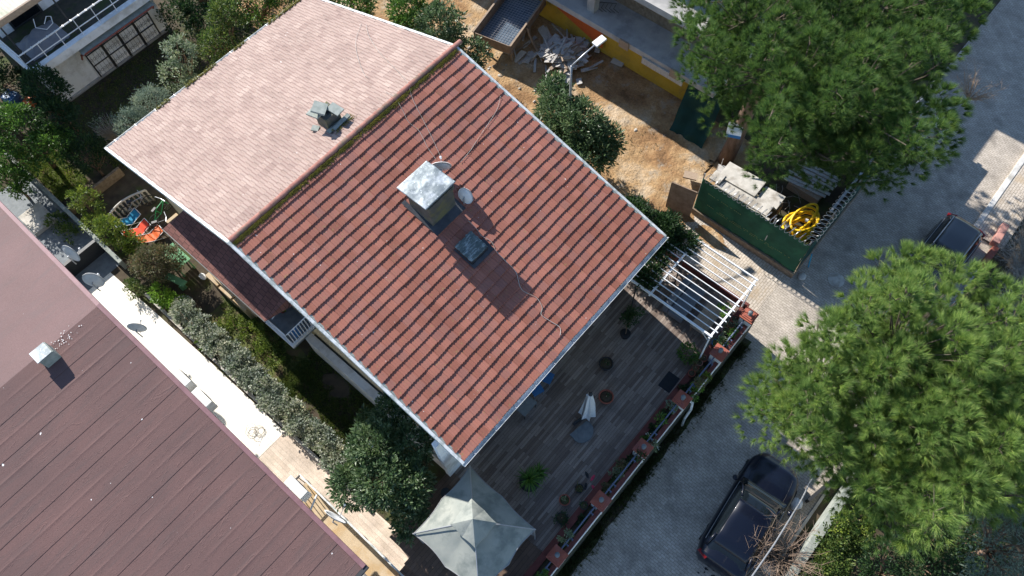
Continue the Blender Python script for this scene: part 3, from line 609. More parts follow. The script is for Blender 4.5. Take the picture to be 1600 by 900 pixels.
V, F = tufts(C, np.tile([0, 0, 1.0], (n, 1)), 5, .05, .02, 1.1); rawmesh('moss', V, F, M['moss'], ch2, kind='stuff')
# cables lying on the roof
def roofz(u, v): return (zz(v) if v > 0 else zn(v)) + .055
def roofcable(px, label, r=.009, mat='concpale'):
    pts = []
    for x, y in px:
        v = 4.0
        z = 8.0
        for _ in range(12):
            u, v, _z = P(x, y, z); z = roofz(u, v)
        pts.append((u, v, z))
    full = []; q = [pts[0]]+pts+[pts[-1]]
    for i in range(1, len(q)-2):
        for k in range(8):
            t = k/8; c = [.5*((2*q[i][d])+(-q[i-1][d]+q[i+1][d])*t+(2*q[i-1][d]-5*q[i][d]+4*q[i+1][d]-q[i+2][d])*t*t+(-q[i-1][d]+3*q[i][d]-3*q[i+1][d]+q[i+2][d])*t**3) for d in (0, 1)]
            full.append((c[0], c[1], roofz(c[0], c[1])))
    MB().tube(full, r, 5).build('roof_cable', M[mat], at=full[0], label=label, cat='cable', group='cables lying on the tiled roof')
roofcable([(732, 345), (745, 358), (752, 368), (768, 378), (775, 392), (790, 408), (806, 425), (815, 452), (838, 465), (847, 480), (846, 492), (862, 503), (875, 512), (875, 525)], 'white cable winding down the red roof from the chimney past the hatch')
roofcable([(565, 36), (556, 62), (558, 85), (567, 112), (575, 122)], 'short cable looping on the pink slope near its upper edge', .006)
roofcable([(572, 38), (576, 55), (590, 78), (610, 100), (625, 115), (637, 130), (645, 155), (660, 185), (675, 215), (690, 248)], 'long thin cable crossing from the pink slope over the ridge to the chimney', .006)
roofcable([(602, 143), (615, 150), (628, 170), (638, 190), (655, 205), (668, 230), (682, 250)], 'thin cable starting at the ridge and running down to the chimney dish', .006)
roofcable([(782, 150), (777, 170), (765, 190), (748, 215), (735, 235), (718, 255)], 'thin pale cable on the red slope running from the upper right edge to the chimney', .006)

# ============================================================ satellite dishes
def dish(at, az, el, r, label, group='satellite dishes', arm=True, mast=.35, wallv=None):
    """az direction the dish faces (in u,v degrees), el tilt upwards"""
    t = thing('satellite_dish', label, 'satellite dish', at, group)
    d = Vector((math.cos(math.radians(az))*math.cos(math.radians(el)), math.sin(math.radians(az))*math.cos(math.radians(el)), math.sin(math.radians(el))))
    s = d.cross(Vector((0, 0, 1))).normalized(); up = s.cross(d); c = Vector(at)
    mb = MB(); n = 24; k = 5; vs = []
    for side in (0, -.012):
        for i in range(k+1):
            q = i/k*r
            for j in range(n):
                w = 2*math.pi*j/n; p = c + s*q*math.cos(w)*.92 + up*q*math.sin(w) + d*(q*q/r*.22+side); vs.append(tuple(p))
    N = (k+1)*n; fs = []
    for o in (0, N): fs += [(o+i*n+j, o+i*n+(j+1) % n, o+(i+1)*n+(j+1) % n, o+(i+1)*n+j) for i in range(k) for j in range(n)]
    fs += [(k*n+j, k*n+(j+1) % n, N+k*n+(j+1) % n, N+k*n+j) for j in range(n)]
    mb.add(vs, fs); mb.build('reflector', M['dish'], t, True, fix=False)
    foot = c - up*r*.9; lnb = c + d*r*1.15 - up*r*.35
    a = MB().tube([foot, foot+(lnb-foot)*.6, lnb], .014, 6); a.build('arm', M['steel'], t)
    MB().lathe(tuple(lnb), [(.02, -.05), (.04, -.04), (.04, .04), (.02, .06)], 10).build('receiver', M['dish'], t, True)
    back = c - d*.1; MB().tube([c-d*.02, back, back-Vector((0, 0, mast))], .022, 8).build('mast', M['steel'], t)
    return t, back
dish((6.28, 3.0, 8.45), -45, 14, .38, 'satellite dish on the upper right side of the zinc capped chimney', mast=1.0)
dish((6.2, 4.05, 7.9), -12, -20, .31, 'satellite dish facing away from the lower right side of the zinc capped chimney', mast=.75)
# ============================================================ DECK EDGE: planter wall with pillars
pw = thing('planter_wall', 'white street wall of the deck with terracotta coping, planter trough and capped pillars', 'wall', (5, 13, 0))
MB().box(-4.2, 11.9, 13.16, 13.275, 1.453, 1.95).build('outer_wall', M['whitewall'], pw)
MB().box(-4.2, 11.9, 13.16, 13.30, 0, 1.45).build('plinth', M['darkstone'], pw)
MB().box(-4.2, 11.9, 12.62, 12.74, 0, 1.7).build('inner_wall', M['brickred'], pw)
MB().box(-4.2, 11.9, 12.743, 13.157, 0, 1.62).build('trough_soil', M['soil'], pw)
MB().box(-4.2, 11.92, 12.56, 12.80, 1.703, 1.75).build('inner_coping', M['maroon'], pw, bevel=.008)
MB().box(-4.2, 11.92, 13.10, 13.262, 1.953, 1.99).build('outer_coping', M['maroon'], pw)
for i, u in enumerate([-2.2, .12, 2.45, 4.82, 7.15, 9.5, 11.45]):
    p = MB().box(u-.2, u+.2, 12.84, 13.29, 1.456, 2.36).build('pillar', M['white'] , pw)
    mb = MB()
    for k, (h, z0, z1) in enumerate(((.27, 2.363, 2.43), (.21, 2.433, 2.475), (.15, 2.478, 2.51))): mb.box(u-h, u+h, 13.07-h, 13.07+h, z0, z1)
    mb.build('pillar_cap', M['brickred'], p, bevel=.01)
    lm = MB().lathe((u, 13.07, 2.51), [(.075, 0), (.075, .03), (.045, .04), (.045, .1), (.085, .12), (.09, .17), (.05, .22), (.01, .23)], 14); lm.build('pillar_lamp', M['slab'], p, True)
mb = MB()
us = [-2.2, .12, 2.45, 4.82, 7.15, 9.5, 11.45]
for a, b in zip(us, us[1:]):
    mb.tube([(a+.2, 13.02, 2.28), (b-.2, 13.02, 2.28)], .028, 8)
    for u in (a+.5, a+.75, b-.5): mb.box(u-.02, u+.02, 12.98, 13.15, 2.24, 2.27); mb.box(u-.015, u+.015, 13.10, 13.13, 1.9, 2.26)
mb.build('rail', M['railblue'], pw)
dp = MB().tube([(7.5, 13.0, 1.85), (7.5, 13.4, 1.8), (7.45, 13.46, 1.3), (7.2, 13.46, .9), (7.15, 13.5, .1)], .05, 10); dp.build('downpipe', M['gutter'], pw, True)
# weeds growing along the wall foot
n = 3400; uu = RNG.random(n)*15-3.5; vv = 13.32+np.abs(RNG.normal(size=n))*.2; keep = RNG.random(n) < .3+.7*(np.sin(uu*1.7)+np.sin(uu*4.1) > -.2); keep &= vv < 14
C = np.stack([uu, vv, .015+0*uu], 1)[keep]; V, F = tufts(C, np.tile([0, .15, 1.0], (len(C), 1)), 6, .17, .025, .9)
rawmesh('weeds', V, F, L['weed'], at=(4, 13.5, 0), label='weeds growing along the foot of the white planter wall', cat='weeds', kind='stuff')
# earth and stain along the wall foot
MB().add([(a, b, .03) for a, b in wobble([(-4, 13.28), (11.8, 13.28), (11.8, 13.6), (-4, 13.7)], .06)], [tuple(range(len(wobble([(-4, 13.28), (11.8, 13.28), (11.8, 13.6), (-4, 13.7)], 0))))]).build('earth_strip', M['soil'], kind='structure', fix=False)

def pot(at, r, h, mat, label, leafm=None, lr=.2, lh=.25, n=160, ls=.07, group=None, asp=.45, soil=True, cat='plant pot', name='plant_pot', flowers=0):
    t = thing(name, label, cat, at, group)
    MB().lathe(at, [(r*.72, 0), (r*.95, h*.85), (r*1.06, h*.86), (r*1.06, h), (r*.9, h), (r*.86, h*.82), (.01, h*.81)], 16).build('pot', M[mat], t, True)
    MB().lathe((at[0], at[1], at[2]+h*.8), [(r*.86, 0), (r*.84, .03), (.01, .045)], 14).build('potting_soil', M['soil'], t, True)
    if leafm:
        V, F = leaves([(at[0], at[1], at[2]+h+lh*.6, lr, lr, lh)], n, ls, asp, .5, min(lr, .12), .3); rawmesh('leaves', V, F, L[leafm], t)
        MB().tube([(at[0], at[1], at[2]+h*.7), (at[0]+.01, at[1], at[2]+h+lh*.6)], .012, 5).build('stem', M['twig'], t)
        if flowers:
            V, F = leaves([(at[0], at[1], at[2]+h+lh*.8, lr, lr, lh)], flowers, .05, .9, .9, min(lr, .12), .6); rawmesh('flowers', V, F, L['flower'], t)
    return t
D = 1.5
pot((6.70, 10.04, D), .26, .3, 'black', 'black round tub with dark soil in the middle of the deck', 'dark', .08, .12, 40)
pot((5.66, 10.85, D), .27, .34, 'brickred', 'brown-red tub of dark soil beside the folded white parasol', 'dark', .06, .1, 20)
t = shrub('potted_tree', 'small potted tree with round dark crown near the pergola on the deck', 'tree', (8.15, 9.85, D), [(8.6, 9.8, 2.7, .3, .3, .3), (8.35, 9.75, 2.55, .25, .25, .25)], 700, .09, L['dark'], clump=.1, trunk=.02)
MB().lathe((8.15, 9.85, D), [(.15, 0), (.19, .25), (.21, .26), (.18, .28), (.01, .22)]).build('pot', M['black'], t, True)
pot((8.85, 9.45, D), .2, .24, 'black', 'black pot with a bushy dark plant beside the small potted tree', 'dark', .26, .25, 260, .09)
def spiky(at, n, l, label, w=.035, heads=1, group=None, mat='citrus'):
    t = thing('yucca', label, 'plant', at, group); m = MB(); vs = []; fs = []
    for k in range(heads):
        hx = Vector((at[0]+(.45 if k else 0), at[1]-(.42 if k else 0)*-.1, at[2]+(.75 if k == 0 else .5))); m.tube([Vector(at), (Vector(at)+hx)*.5, hx], [.05, .045, .04], 8)
        for i in range(n if k == 0 else int(n*.7)):
            a = random.uniform(0, 6.283); e = random.uniform(-.25, 1.3); ll = l*random.uniform(.7, 1.05)*(1 if k == 0 else .75)
            d = Vector((math.cos(a)*math.cos(e), math.sin(a)*math.cos(e), math.sin(e))); s = d.cross(Vector((0, 0, 1))).normalized()
            p = hx; b = len(vs); dr = Vector((0, 0, -1))
            for q, ww in ((0, .5), (.35, 1), (.7, .7), (1, .05)):
                c = p + d*ll*q + dr*ll*.28*q*q*math.cos(e); vs += [tuple(c-s*w*ww/2), tuple(c+s*w*ww/2)]
            fs += [(b+2*j, b+2*j+1, b+2*j+3, b+2*j+2) for j in range(3)]
    mm = MB().add(vs, fs); mm.build('leaves', L[mat], t, fix=False); m.build('trunk', M['bark'], t, True); return t
t = spiky((1.45, 10.72, D), 90, .62, 'spiky green yucca in a dark tub beside the canopy on the deck', .04, 2, mat='citrus')
MB().lathe((1.45, 10.72, D), [(.25, 0), (.33, .35), (.36, .36), (.3, .4), (.01, .32)]).build('pot', M['black'], t, True)
pot((1.79, 12.04, D), .19, .24, 'brickred', 'terracotta pot with a pale sprig near the foot of the planter wall', 'pale', .08, .14, 40)
pot((2.44, 12.18, D), .16, .2, 'dkmetal', 'small dark pot of brown stalks left of the second pillar from the canopy', 'shrub', .1, .08, 60)
pot((1.25, 12.35, D), .2, .2, 'dkmetal', 'wide dark bowl of leafy plants near the canopy corner', 'dark', .25, .15, 200)
pot((2.05, 12.68, 1.75), .14, .14, 'dkmetal', 'small dark pot on the red coping beside the grey lamp pillar', 'dark', .1, .08, 50)
# sandals
for i, (px, py, c, az) in enumerate(((917, 742, 'black', 1.1), (926, 747, 'pink', .1), (915, 760, 'black', .5), (928, 763, 'pink', 1.3))):
    u, v, _ = P(px, py, D); mb = MB(); mb.prism([(u+.13*math.cos(a)*math.cos(az)-.05*math.sin(a)*math.sin(az)*-1, v-.13*math.cos(a)*math.sin(az)+.05*math.sin(a)*math.cos(az)) for a in np.linspace(0, 6.283, 15)[:-1]], D+.004, D+.035)
    s = mb.build('sandal', M[c], at=(u, v, D), label=('black' if c == 'black' else 'pink')+(' sandal lying nearer the steps of the canopy side' if i >= 2 else ' sandal lying nearer the house on the deck'), cat='sandal', group='sandals on the deck')
    sp = MB().grid(lambda a, b: (u-.05+.1*a+ .03*math.cos(az), v-.02+.05*b, D+.035+.035*math.sin(a*math.pi)), 8, 2).build('strap', M[c], s)
for z in (0,): pass
bpy.data.objects['sandal']['label'] = 'black sandal lying beside a pink one nearest the middle of the deck'
bpy.data.objects['sandal.001']['label'] = 'pink sandal lying across the toe of the upper black one'
bpy.data.objects['sandal.002']['label'] = 'black sandal lying alone below the upper pair'
bpy.data.objects['sandal.003']['label'] = 'bright pink sandal lying against the red coping by the pillar'
MB().obox((7.72, 12.24, D+.012), (.72, .5, .016), .02).build('door_mat', M['darkmat'], at=(7.72, 12.24, D), label='dark square mat lying on the deck near the planter wall', cat='mat')
# closed parasol on stone base
t = thing('parasol', 'folded white parasol with cantilever arm and grey stone base on the deck', 'parasol', (4.42, 10.8, D))
MB().prism([(4.13+.42*math.cos(a)*(1 if a < 3.6 else 1), 10.98+.36*math.sin(a)) for a in np.linspace(-.4, 3.54, 12)]+[(3.75, 10.7)], D+.004, D+.10).build('base', M['slab'], t, bevel=.01)
MB().obox((4.42, 10.62, D+.06), (.62, .1, .08), -.25).build('base_bar', M['dkmetal'], t)
MB().tube([(4.55, 10.62, D+.05), (4.62, 10.64, 4.0)], .03, 8).build('pole', M['steel'], t)
mb = MB(); n = 14; ks = 9; vs = []
for i in range(ks):
    tt = i/(ks-1); z = 3.95-2.1*tt; rr = .08+.19*tt
    for j in range(n):
        w = 6.283*j/n; q = rr*(1.25 if j % 2 else .7); vs.append((4.72+q*math.cos(w)+.02*math.sin(z*3), 10.72+q*math.sin(w), z+(.05 if (i == ks-1 and j % 2) else 0)))
mb.add(vs, [(i*n+j, i*n+(j+1) % n, (i+1)*n+(j+1) % n, (i+1)*n+j) for i in range(ks-1) for j in range(n)]+[tuple(range(n)), tuple(range((ks-1)*n, ks*n))]); mb.build('folded_canopy', M['whitecloth'], t)
MB().lathe((4.72, 10.72, 3.95), [(.03, 0), (.08, .02), (.08, .06), (.02, .1)], 10).build('finial', M['dkmetal'], t)
# chairs by the house wall, under the eave
def chair(at, az, mat, label):
    t = thing('deck_chair', label, 'chair', at, 'chairs under the eave'); c, s = math.cos(az), math.sin(az)
    def o(x, y, z): return (at[0]+x*c-y*s, at[1]+x*s+y*c, at[2]+z)
    mb = MB().obox(o(0, 0, .44), (.46, .44, .03), -az); mb.build('seat', M[mat], t, bevel=.008)
    MB().obox(o(-.22, 0, .7), (.03, .44, .5), -az, -.15).build('backrest', M[mat], t, bevel=.008)
    for x in (-.2, .2):
        for y in (-.19, .19): MB().tube([o(x, y, 0), o(x*.95, y, .43)], .014, 6).build('leg', M['steel'], t)
chair((4.8, 8.72, D), 1.3, 'blue', 'blue chair under the eave edge, half hidden by the gutter')
chair((4.2, 8.72, D), 1.9, 'blue', 'second blue chair under the eave, nearer the canopy')
t = thing('deck_table', 'low dark table under the eave beside the blue chairs', 'table', (3.45, 8.8, D)); MB().box(3.1, 3.8, 8.5, 9.1, D+.5, D+.54).build('tabletop', M['slab'], t)
for a in (3.15, 3.75):
    for b in (8.55, 9.05): MB().tube([(a, b, D), (a, b, D+.5)], .02, 6).build('leg', M['dkmetal'], t)

# ============================================================ PERGOLA
pg = thing('pergola', 'white metal pergola frame of thin parallel bars over the far end of the deck', 'pergola', (10.5, 11, D))
PZ = 4.0
MB().box(9.02, 9.09, 9.1, 12.66, PZ, PZ+.08).build('side_rail', M['whitemetal'], pg)
MB().box(11.93, 11.98, 9.85, 12.66, PZ, PZ+.06).build('side_rail', M['whitemetal'], pg)
MB().box(8.98, 12.02, 12.56, 12.63, PZ-.082, PZ-.003).build('beam', M['whitemetal'], pg)
MB().box(9.0, 11.3, 9.98, 10.05, PZ-.082, PZ-.003).build('beam', M['whitemetal'], pg)
for k in range(10):
    u = 9.33+k*.265; MB().box(u-.014, u+.014, 9.05+.04*(k % 3) if k < 8 else 9.9, 12.72, PZ, PZ+.04).build('bar', M['whitemetal'], pg)
for (u, v) in ((9.05, 12.6), (11.95, 12.6), (9.3, 9.3), (11.2, 10.0)):
    MB().tube([(u, v, D-.1), (u, v, PZ-.08)], .03, 8).build('post', M['whitemetal'] if v > 12 else M['dkmetal'], pg)
MB().tube([(9.05, 12.6, PZ-.4), (9.05, 12.2, PZ-.02)], .02, 6).build('brace', M['steel'], pg)
MB().tube([(11.6, 12.95, 2.35), (12.25, 13.35, 2.2)], .035, 6)
# parapet at the end of the deck, and what stands under the pergola
MB().box(12.03, 12.15, 8.6, 12.8, 0, 1.9).build('end_parapet', M['maroon'], at=(12.1, 10.7, 0), label='dark red parapet closing the pergola end of the deck', cat='wall', bevel=.01)
t = thing('outdoor_sofa', 'low grey sofa standing under the pergola bars', 'sofa', (10.5, 11.1, D)); MB().box(9.9, 11.5, 10.55, 11.2, D+.1, D+.45).build('seat', M['greycloth'], t, bevel=.04); MB().box(9.9, 11.5, 10.3, 10.53, D+.1, D+.85).build('backrest', M['greycloth'], t, bevel=.04)
for a in (9.97, 11.43):
    for b in (10.4, 11.1): MB().box(a-.03, a+.03, b-.03, b+.03, D, D+.1).build('leg', M['dkmetal'], t)
t = thing('wooden_table', 'brown wooden table under the pergola beside the grey sofa', 'table', (10.5, 11.9, D)); MB().box(9.9, 11.2, 11.55, 12.2, D+.44, D+.48).build('tabletop', M['board2'], t)
for a in (9.97, 11.13):
    for b in (11.62, 12.13): MB().box(a-.03, a+.03, b-.03, b+.03, D, D+.44).build('leg', M['ply'], t)
shrub('shrub', 'dense green shrub in the corner under the pergola post', 'shrub', (8.95, 12.1, D), [(8.9, 12.15, 1.95, .3, .35, .4)], 700, .09, L['citrus'], clump=.12, trunk=.025)
# pots and plants along the coping
items = [(11.75, 12.85, 'brickred', None, .13, 'empty terracotta pot on the far end pillar side of the wall'), (11.25, 12.7, 'brickred', 'red', .15, 'terracotta pot with reddish leaves beside the farthest pillar'),
 (10.95, 12.72, 'brickred', 'pale', .14, 'terracotta pot with pale leaves under the pergola beam'), (10.6, 12.72, 'coral', 'shrub', .15, 'pinkish pot with dry leaves under the pergola beam'),
 (10.25, 12.75, 'steel', 'pale', .12, 'grey pot with pale leaves on the wall between the two far pillars'), (9.95, 12.72, 'blue', 'yellow', .16, 'blue pot with yellow-green plant beside the pergola post'),
 (9.72, 12.9, 'bluecloth', 'citrus', .1, 'small turquoise pot beside the yellow-green plant'), (10.35, 13.0, 'black', 'red', .14, 'black pot with deep red leaves at the street side of the wall'),
 (10.75, 13.0, 'black', 'red', .16, 'larger pot with deep red leaves at the street side of the wall'), (9.15, 12.72, 'brickred', 'shrub', .13, 'terracotta pot of dry stalks nearest the second far pillar'),
 (8.9, 12.70, 'coral', None, .12, 'empty pinkish clay pot on the sunlit coping'), (8.62, 12.7, 'brickred', 'shrub', .12, 'terracotta pot with brown leaves on the sunlit coping'),
 (8.38, 12.72, 'brickred', None, .13, 'empty terracotta pot at the end of the sunlit pot row'), (8.75, 13.0, 'brickred', 'shrub', .12, 'small terracotta pot behind the sunlit pot row')]
for u, v, pm, lf, r, lab in items:
    pot((u, v, 1.75 if v < 12.8 else 1.99 if v > 13.05 else 1.63), r, .2, pm, lab, lf, r*1.1, .16, 110, .06, 'flower pots on the planter wall')
pl = [(8.45, 13.22, 'yellow', .26, 'bright yellow-green bush in the trough beside the sunlit pots'), (8.1, 13.2, 'bright', .22, 'bright green plant hanging over the wall left of the yellow-green bush'),
      (7.65, 13.25, 'citrus', .22, 'green plant spilling over the wall beyond the downpipe pillar'), (7.75, 12.85, 'dark', .17, 'dark plant in the trough behind the mat'),
      (6.5, 12.88, 'dark', .18, 'dark green plant in the trough just left of the downpipe pillar'), (5.9, 12.9, 'dark', .17, 'second dark plant in the trough left of the downpipe pillar'),
      (5.3, 12.92, 'citrus', .2, 'white-flowered plant in the trough beside the middle pillar'), (5.25, 13.22, 'pale', .17, 'white-flowered plant leaning to the street beside the middle pillar'),
      (4.35, 12.9, 'dark', .2, 'tufted dark plant left of the middle pillar'), (3.6, 12.92, 'pale', .24, 'pale leafy plant in the trough between two pillars'), (2.95, 12.9, 'shrub', .22, 'brownish-green plant in a tub in the trough near the lamp pillar'),
      (1.6, 12.95, 'dark', .15, 'small dark plant in the trough below the lamp pillar'), (11.0, 12.3, 'bright', .28, 'bright leafy shrub rising through the pergola bars at the far corner')]
for k, u in enumerate((-1.5, -.7, .75, 3.95, 4.55, 6.1, 6.75, 8.0, 10.0, 10.6)):
    pl.append((u, 12.9+.25*(k % 3 == 1), ('dark', 'citrus', 'pale', 'shrub')[k % 4], .17+.02*(k % 3), ('dark', 'green', 'pale', 'brownish')[k % 4]+' trough plant '+('left of the canopy-side pillar', 'just below the canopy-side pillar', 'above the lowest visible pillar', 'beside the tub near the lamp pillar', 'touching the middle pillar on its near side', 'between the middle pillar and the downpipe pillar', 'right beside the downpipe pillar', 'among the sunlit pots', 'below the pergola beam near the post', 'between the red-leaved pots')[k]))
for i, (u, v, lf, r, lab) in enumerate(pl):
    z = 1.62 if v < 13.1 else 1.8
    if i == 12: z = 1.75
    sh = shrub('trough_plant', lab, 'plant', (u, min(v, 13.05), 1.62), [(u, v, z+r*(1.1 if i < 12 else 3), r, r, r*.9)], 240, .08, L[lf], clump=.09, trunk=.012, group='plants in the planter trough', hollow=.3)
    if 'white-flowered' in lab:
        V, F = leaves([(u, v, z+r*1.3, r, r, r*.9)], 30, .05, .9, .9, .1, .8); rawmesh('flowers', V, F, L['flower'], sh)

# ============================================================ GAZEBO
gz = thing('canopy_tent', 'square pale canvas canopy with scooped edges and a raised centre tier, beside the deck', 'canopy', (-1.0, 10.7, D))
CC = [(-2.5, 9.2), (.32, 9.12), (.18, 12.12), (-2.55, 12.15)]; ctr = (-1.0, 10.62)
def side(i, h0, h1, lo, hi, inset, sc=1.0, power=1.2):
    A_, B_ = CC[i], CC[(i+1) % 4]
    def F(a, b):
        k = abs(math.sin(2*math.pi*a)); eu = A_[0]+(B_[0]-A_[0])*a; ev = A_[1]+(B_[1]-A_[1])*a
        eu += (ctr[0]-eu)*inset*k; ev += (ctr[1]-ev)*inset*k
        t = lo+(hi-lo)*b + (-.02*(1-abs(2*a-1))**3)*(1-b); u = eu+(ctr[0]-eu)*t; v = ev+(ctr[1]-ev)*t
        z = h0+(h1-h0)*(max(t, 0)**power) + .08*k*(1-t) - .02*math.sin(t*math.pi)*(1-abs(2*a-1)) + .012*NZ.noise(Vector((u*2.2, v*2.2, 1)))
        return (u, v, z)
    return F
mb = MB()
for i in range(4): mb.grid(side(i, 3.45, 4.5, 0, .74, .045, 1, .95), 24, 20)
mb.build('canopy', M['canvas'], gz, True, fix=False)
mb = MB()
for i in range(4): mb.grid(side(i, 3.62, 4.95, .64, 1.0, .01, 1, 1.0), 16, 8, .07)
mb.build('canopy_top', M['canvas'], gz)
mb = MB()
for i in range(4):
    a, b = CC[i], CC[(i+1) % 4]; F0 = side(i, 3.55, 4.75, 0, .74, .14)
    pass
F0 = side(1, 3.45, 4.5, 0, .74, .045, 1, .95)
MB().grid(lambda a, b: tuple(Vector(F0(.04+.92*a, .01))+Vector((.02+.07*math.sin(a*70)*b*.4, .05*math.sin(a*90)*b*.5+.02, -b*1.9))), 120, 6).build('side_curtain', M['curtain'], gz, True)
for c in CC: MB().tube([(c[0]+(ctr[0]-c[0])*.03, c[1]+(ctr[1]-c[1])*.03, 0.02 if c[0] < -3 else D), (c[0]+(ctr[0]-c[0])*.03, c[1]+(ctr[1]-c[1])*.03, 3.53)], .03, 8).build('post', M['steel'], gz)
for i in range(4):
    F1 = side(i, 3.45, 4.5, 0, .74, .045, 1, .95)
    MB().tube([tuple(Vector(F1(k/24, .012))+Vector((0, 0, .006))) for k in range(25)], .014, 5).build('hem', M['curtain'], gz)
    MB().tube([tuple(Vector(F1(.004, k/10))+Vector((0, 0, .008))) for k in range(11)], .009, 5).build('seam', M['curtain'], gz)
for c in CC: MB().tube([(c[0], c[1], 3.53), (ctr[0]+(c[0]-ctr[0])*.28, ctr[1]+(c[1]-ctr[1])*.28, 4.35)], .016, 6).build('roof_rib', M['steel'], gz)
# coil of rope / small items on brown deck corner
t = thing('garden_stool', 'small dark stool on the brown deck corner below the house', 'stool', (-.75, 8.75, D)); MB().lathe((-.75, 8.75, D+.4), [(.16, 0), (.18, .02), (.16, .04)], 14).build('seat', M['lead'], t)
for k in range(3): a = k*2.09; MB().tube([(-.75+.1*math.cos(a), 8.75+.1*math.sin(a), D+.4), (-.75+.17*math.cos(a), 8.75+.17*math.sin(a), D)], .012, 6).build('leg', M['steel'], t)
# ============================================================ LEFT HOUSE with dark membrane roof
lh = thing('membrane_roof_house', 'house with the wide dark maroon membrane roof at the lower left', 'house', (-9, -1, 0))
LR, LV = 6.8, -2.95; LU = -4.12; LUW = -40
def lz(v): return LR - .092*(v-LV) if v > LV else LR + .13*(v-LV)
mb = MB(); VE = 9.25; VN = -22
def lslope(name, v0, v1, wd, mat, label, step, seed):
    vs = []; fs = []; n = int(round(abs(v1-v0)/wd)); s = 1 if v1 > v0 else -1; w = abs(v1-v0)/n
    U = np.linspace(LUW, LU, 140); mb = MB()
    for i in range(n):
        va, vb = v0+s*i*w, v0+s*(i+1)*w
        def F(a, b):
            u = LUW+(LU-LUW)*a; v = va+(vb-va)*b + (.02*NZ.noise(Vector((u*.5, i*2.1, seed))) if b > 0.5 else (.02*NZ.noise(Vector((u*.5, (i-1)*2.1, seed))) if i else 0))
            return (u, v, lz(v)+.004+step*b + .006*NZ.noise(Vector((u*1.3, v*1.3, seed))) + .012*math.exp(-((b-.5)/.045)**2)*(seed == 1)*(.6+NZ.noise(Vector((u*.8, i*3.3, 5)))))
        mb.grid(F, 140, 20 if seed == 1 else 2); k = len(mb.v)-141
        n0 = len(mb.v); mb.v += [(x, y, z-step-.012) for x, y, z in mb.v[k:k+141]]; mb.f += [(k+j, k+j+1, n0+j+1, n0+j) for j in range(140)]
    return mb.build(name, mat, lh, label=label, fix=False)
lslope('roof_slope', LV, VE, .98, M['membrane'], 'dark maroon strip-laid roof slope', .010, 1)
lslope('roof_slope', LV, VN, 6.0, M['membrane2'], 'smooth pinkish brown roof slope', .004, 2)
mb = MB(); mb.add([(LUW, VN, lz(VN)-.01), (LU, VN, lz(VN)-.01), (LU, LV, LR-.01), (LUW, LV, LR-.01), (LUW, VE, lz(VE)-.01), (LU, VE, lz(VE)-.01), (LUW, VN, lz(VN)-.2), (LU, VN, lz(VN)-.2), (LU, LV, LR-.2), (LUW, LV, LR-.2), (LUW, VE, lz(VE)-.2), (LU, VE, lz(VE)-.2)],
   [(0, 1, 2, 3), (3, 2, 5, 4), (6, 7, 8, 9), (9, 8, 11, 10), (0, 1, 7, 6), (4, 5, 11, 10), (1, 2, 8, 7), (2, 5, 11, 8)]); mb.build('roof_deck', M['concpale'], lh)
mb = MB(); pts = [(VN, lz(VN)), (LV, LR), (VE+.02, lz(VE))]
for (va, za), (vb, zb) in zip(pts, pts[1:]):
    mb.add([(LU-.04, va, za+.05), (LU+.10, va, za+.05), (LU+.10, vb, zb+.05), (LU-.04, vb, zb+.05), (LU-.04, va, za-.05), (LU+.10, va, za-.16), (LU+.10, vb, zb-.16), (LU-.04, vb, zb-.05)], [(0, 1, 2, 3), (4, 5, 6, 7), (0, 1, 5, 4), (2, 3, 7, 6), (0, 3, 7, 4), (1, 2, 6, 5)])
mb.build('verge_trim', M['trim'], lh)
mb = MB().box(LUW, LU+.1, VE, VE+.12, lz(VE)-.12, lz(VE)+.012); mb.build('gutter', M['dkmetal'], lh)
mb = MB(); W_ = [(VN, 0), (VE-.5, 0), (VE-.5, lz(VE-.5)-.21), (LV, LR-.21), (VN, lz(VN)-.21)]
a, b = LU-.65, LU-.45; mb.add([(a, v, z) for v, z in W_]+[(b, v, z) for v, z in W_], [tuple(range(5)), tuple(range(9, 4, -1))]+[(i, (i+1) % 5, 5+(i+1) % 5, 5+i) for i in range(5)]); mb.box(LUW, LU-.652, VE-.72, VE-.5, 0, lz(VE)-.22); mb.build('wall', M['whitewall'], lh)
for v in (-7, -5, -.5, 6.2): w = MB().box(LU-.45, LU-.40, v, v+1.1, 1.2, 2.5).build('window', M['whitemetal'], lh); MB().box(LU-.399, LU-.39, v+.08, v+1.02, 1.28, 2.42).build('pane', M['glass'], w)
MB().box(-4.95, -4.3, 9.45, 11.0, 2.9, 2.96).build('awning_panel', M['polycarb'], lh)
c = MB().obox((-6.2, -2.62, 6.98), (.5, .5, .5), .0).build('chimney', M['slate'], lh, bevel=.01)
MB().box(-6.5, -5.98, -2.86, -2.36, 7.233, 7.27).build('chimney_cap', M['zinc'], c, bevel=.008)
n = 200; C = np.stack([-5.6+RNG.normal(size=n)*.25-.3, LV+RNG.normal(size=n)*.12+.1, 0*np.arange(n)], 1)
mb = MB()
for x in range(34):
    u = -5.75+random.gauss(0, .35)+.2; v = LV+.1+random.gauss(0, .16); s = random.uniform(.01, .026); mb.add([(u+s*math.cos(k*1.05)*random.uniform(.5, 1), v+s*math.sin(k*1.05)*random.uniform(.5, 1), lz(v)+.032) for k in range(6)], [tuple(range(6))])
mb.build('white_splashes', M['white'], lh, fix=False)

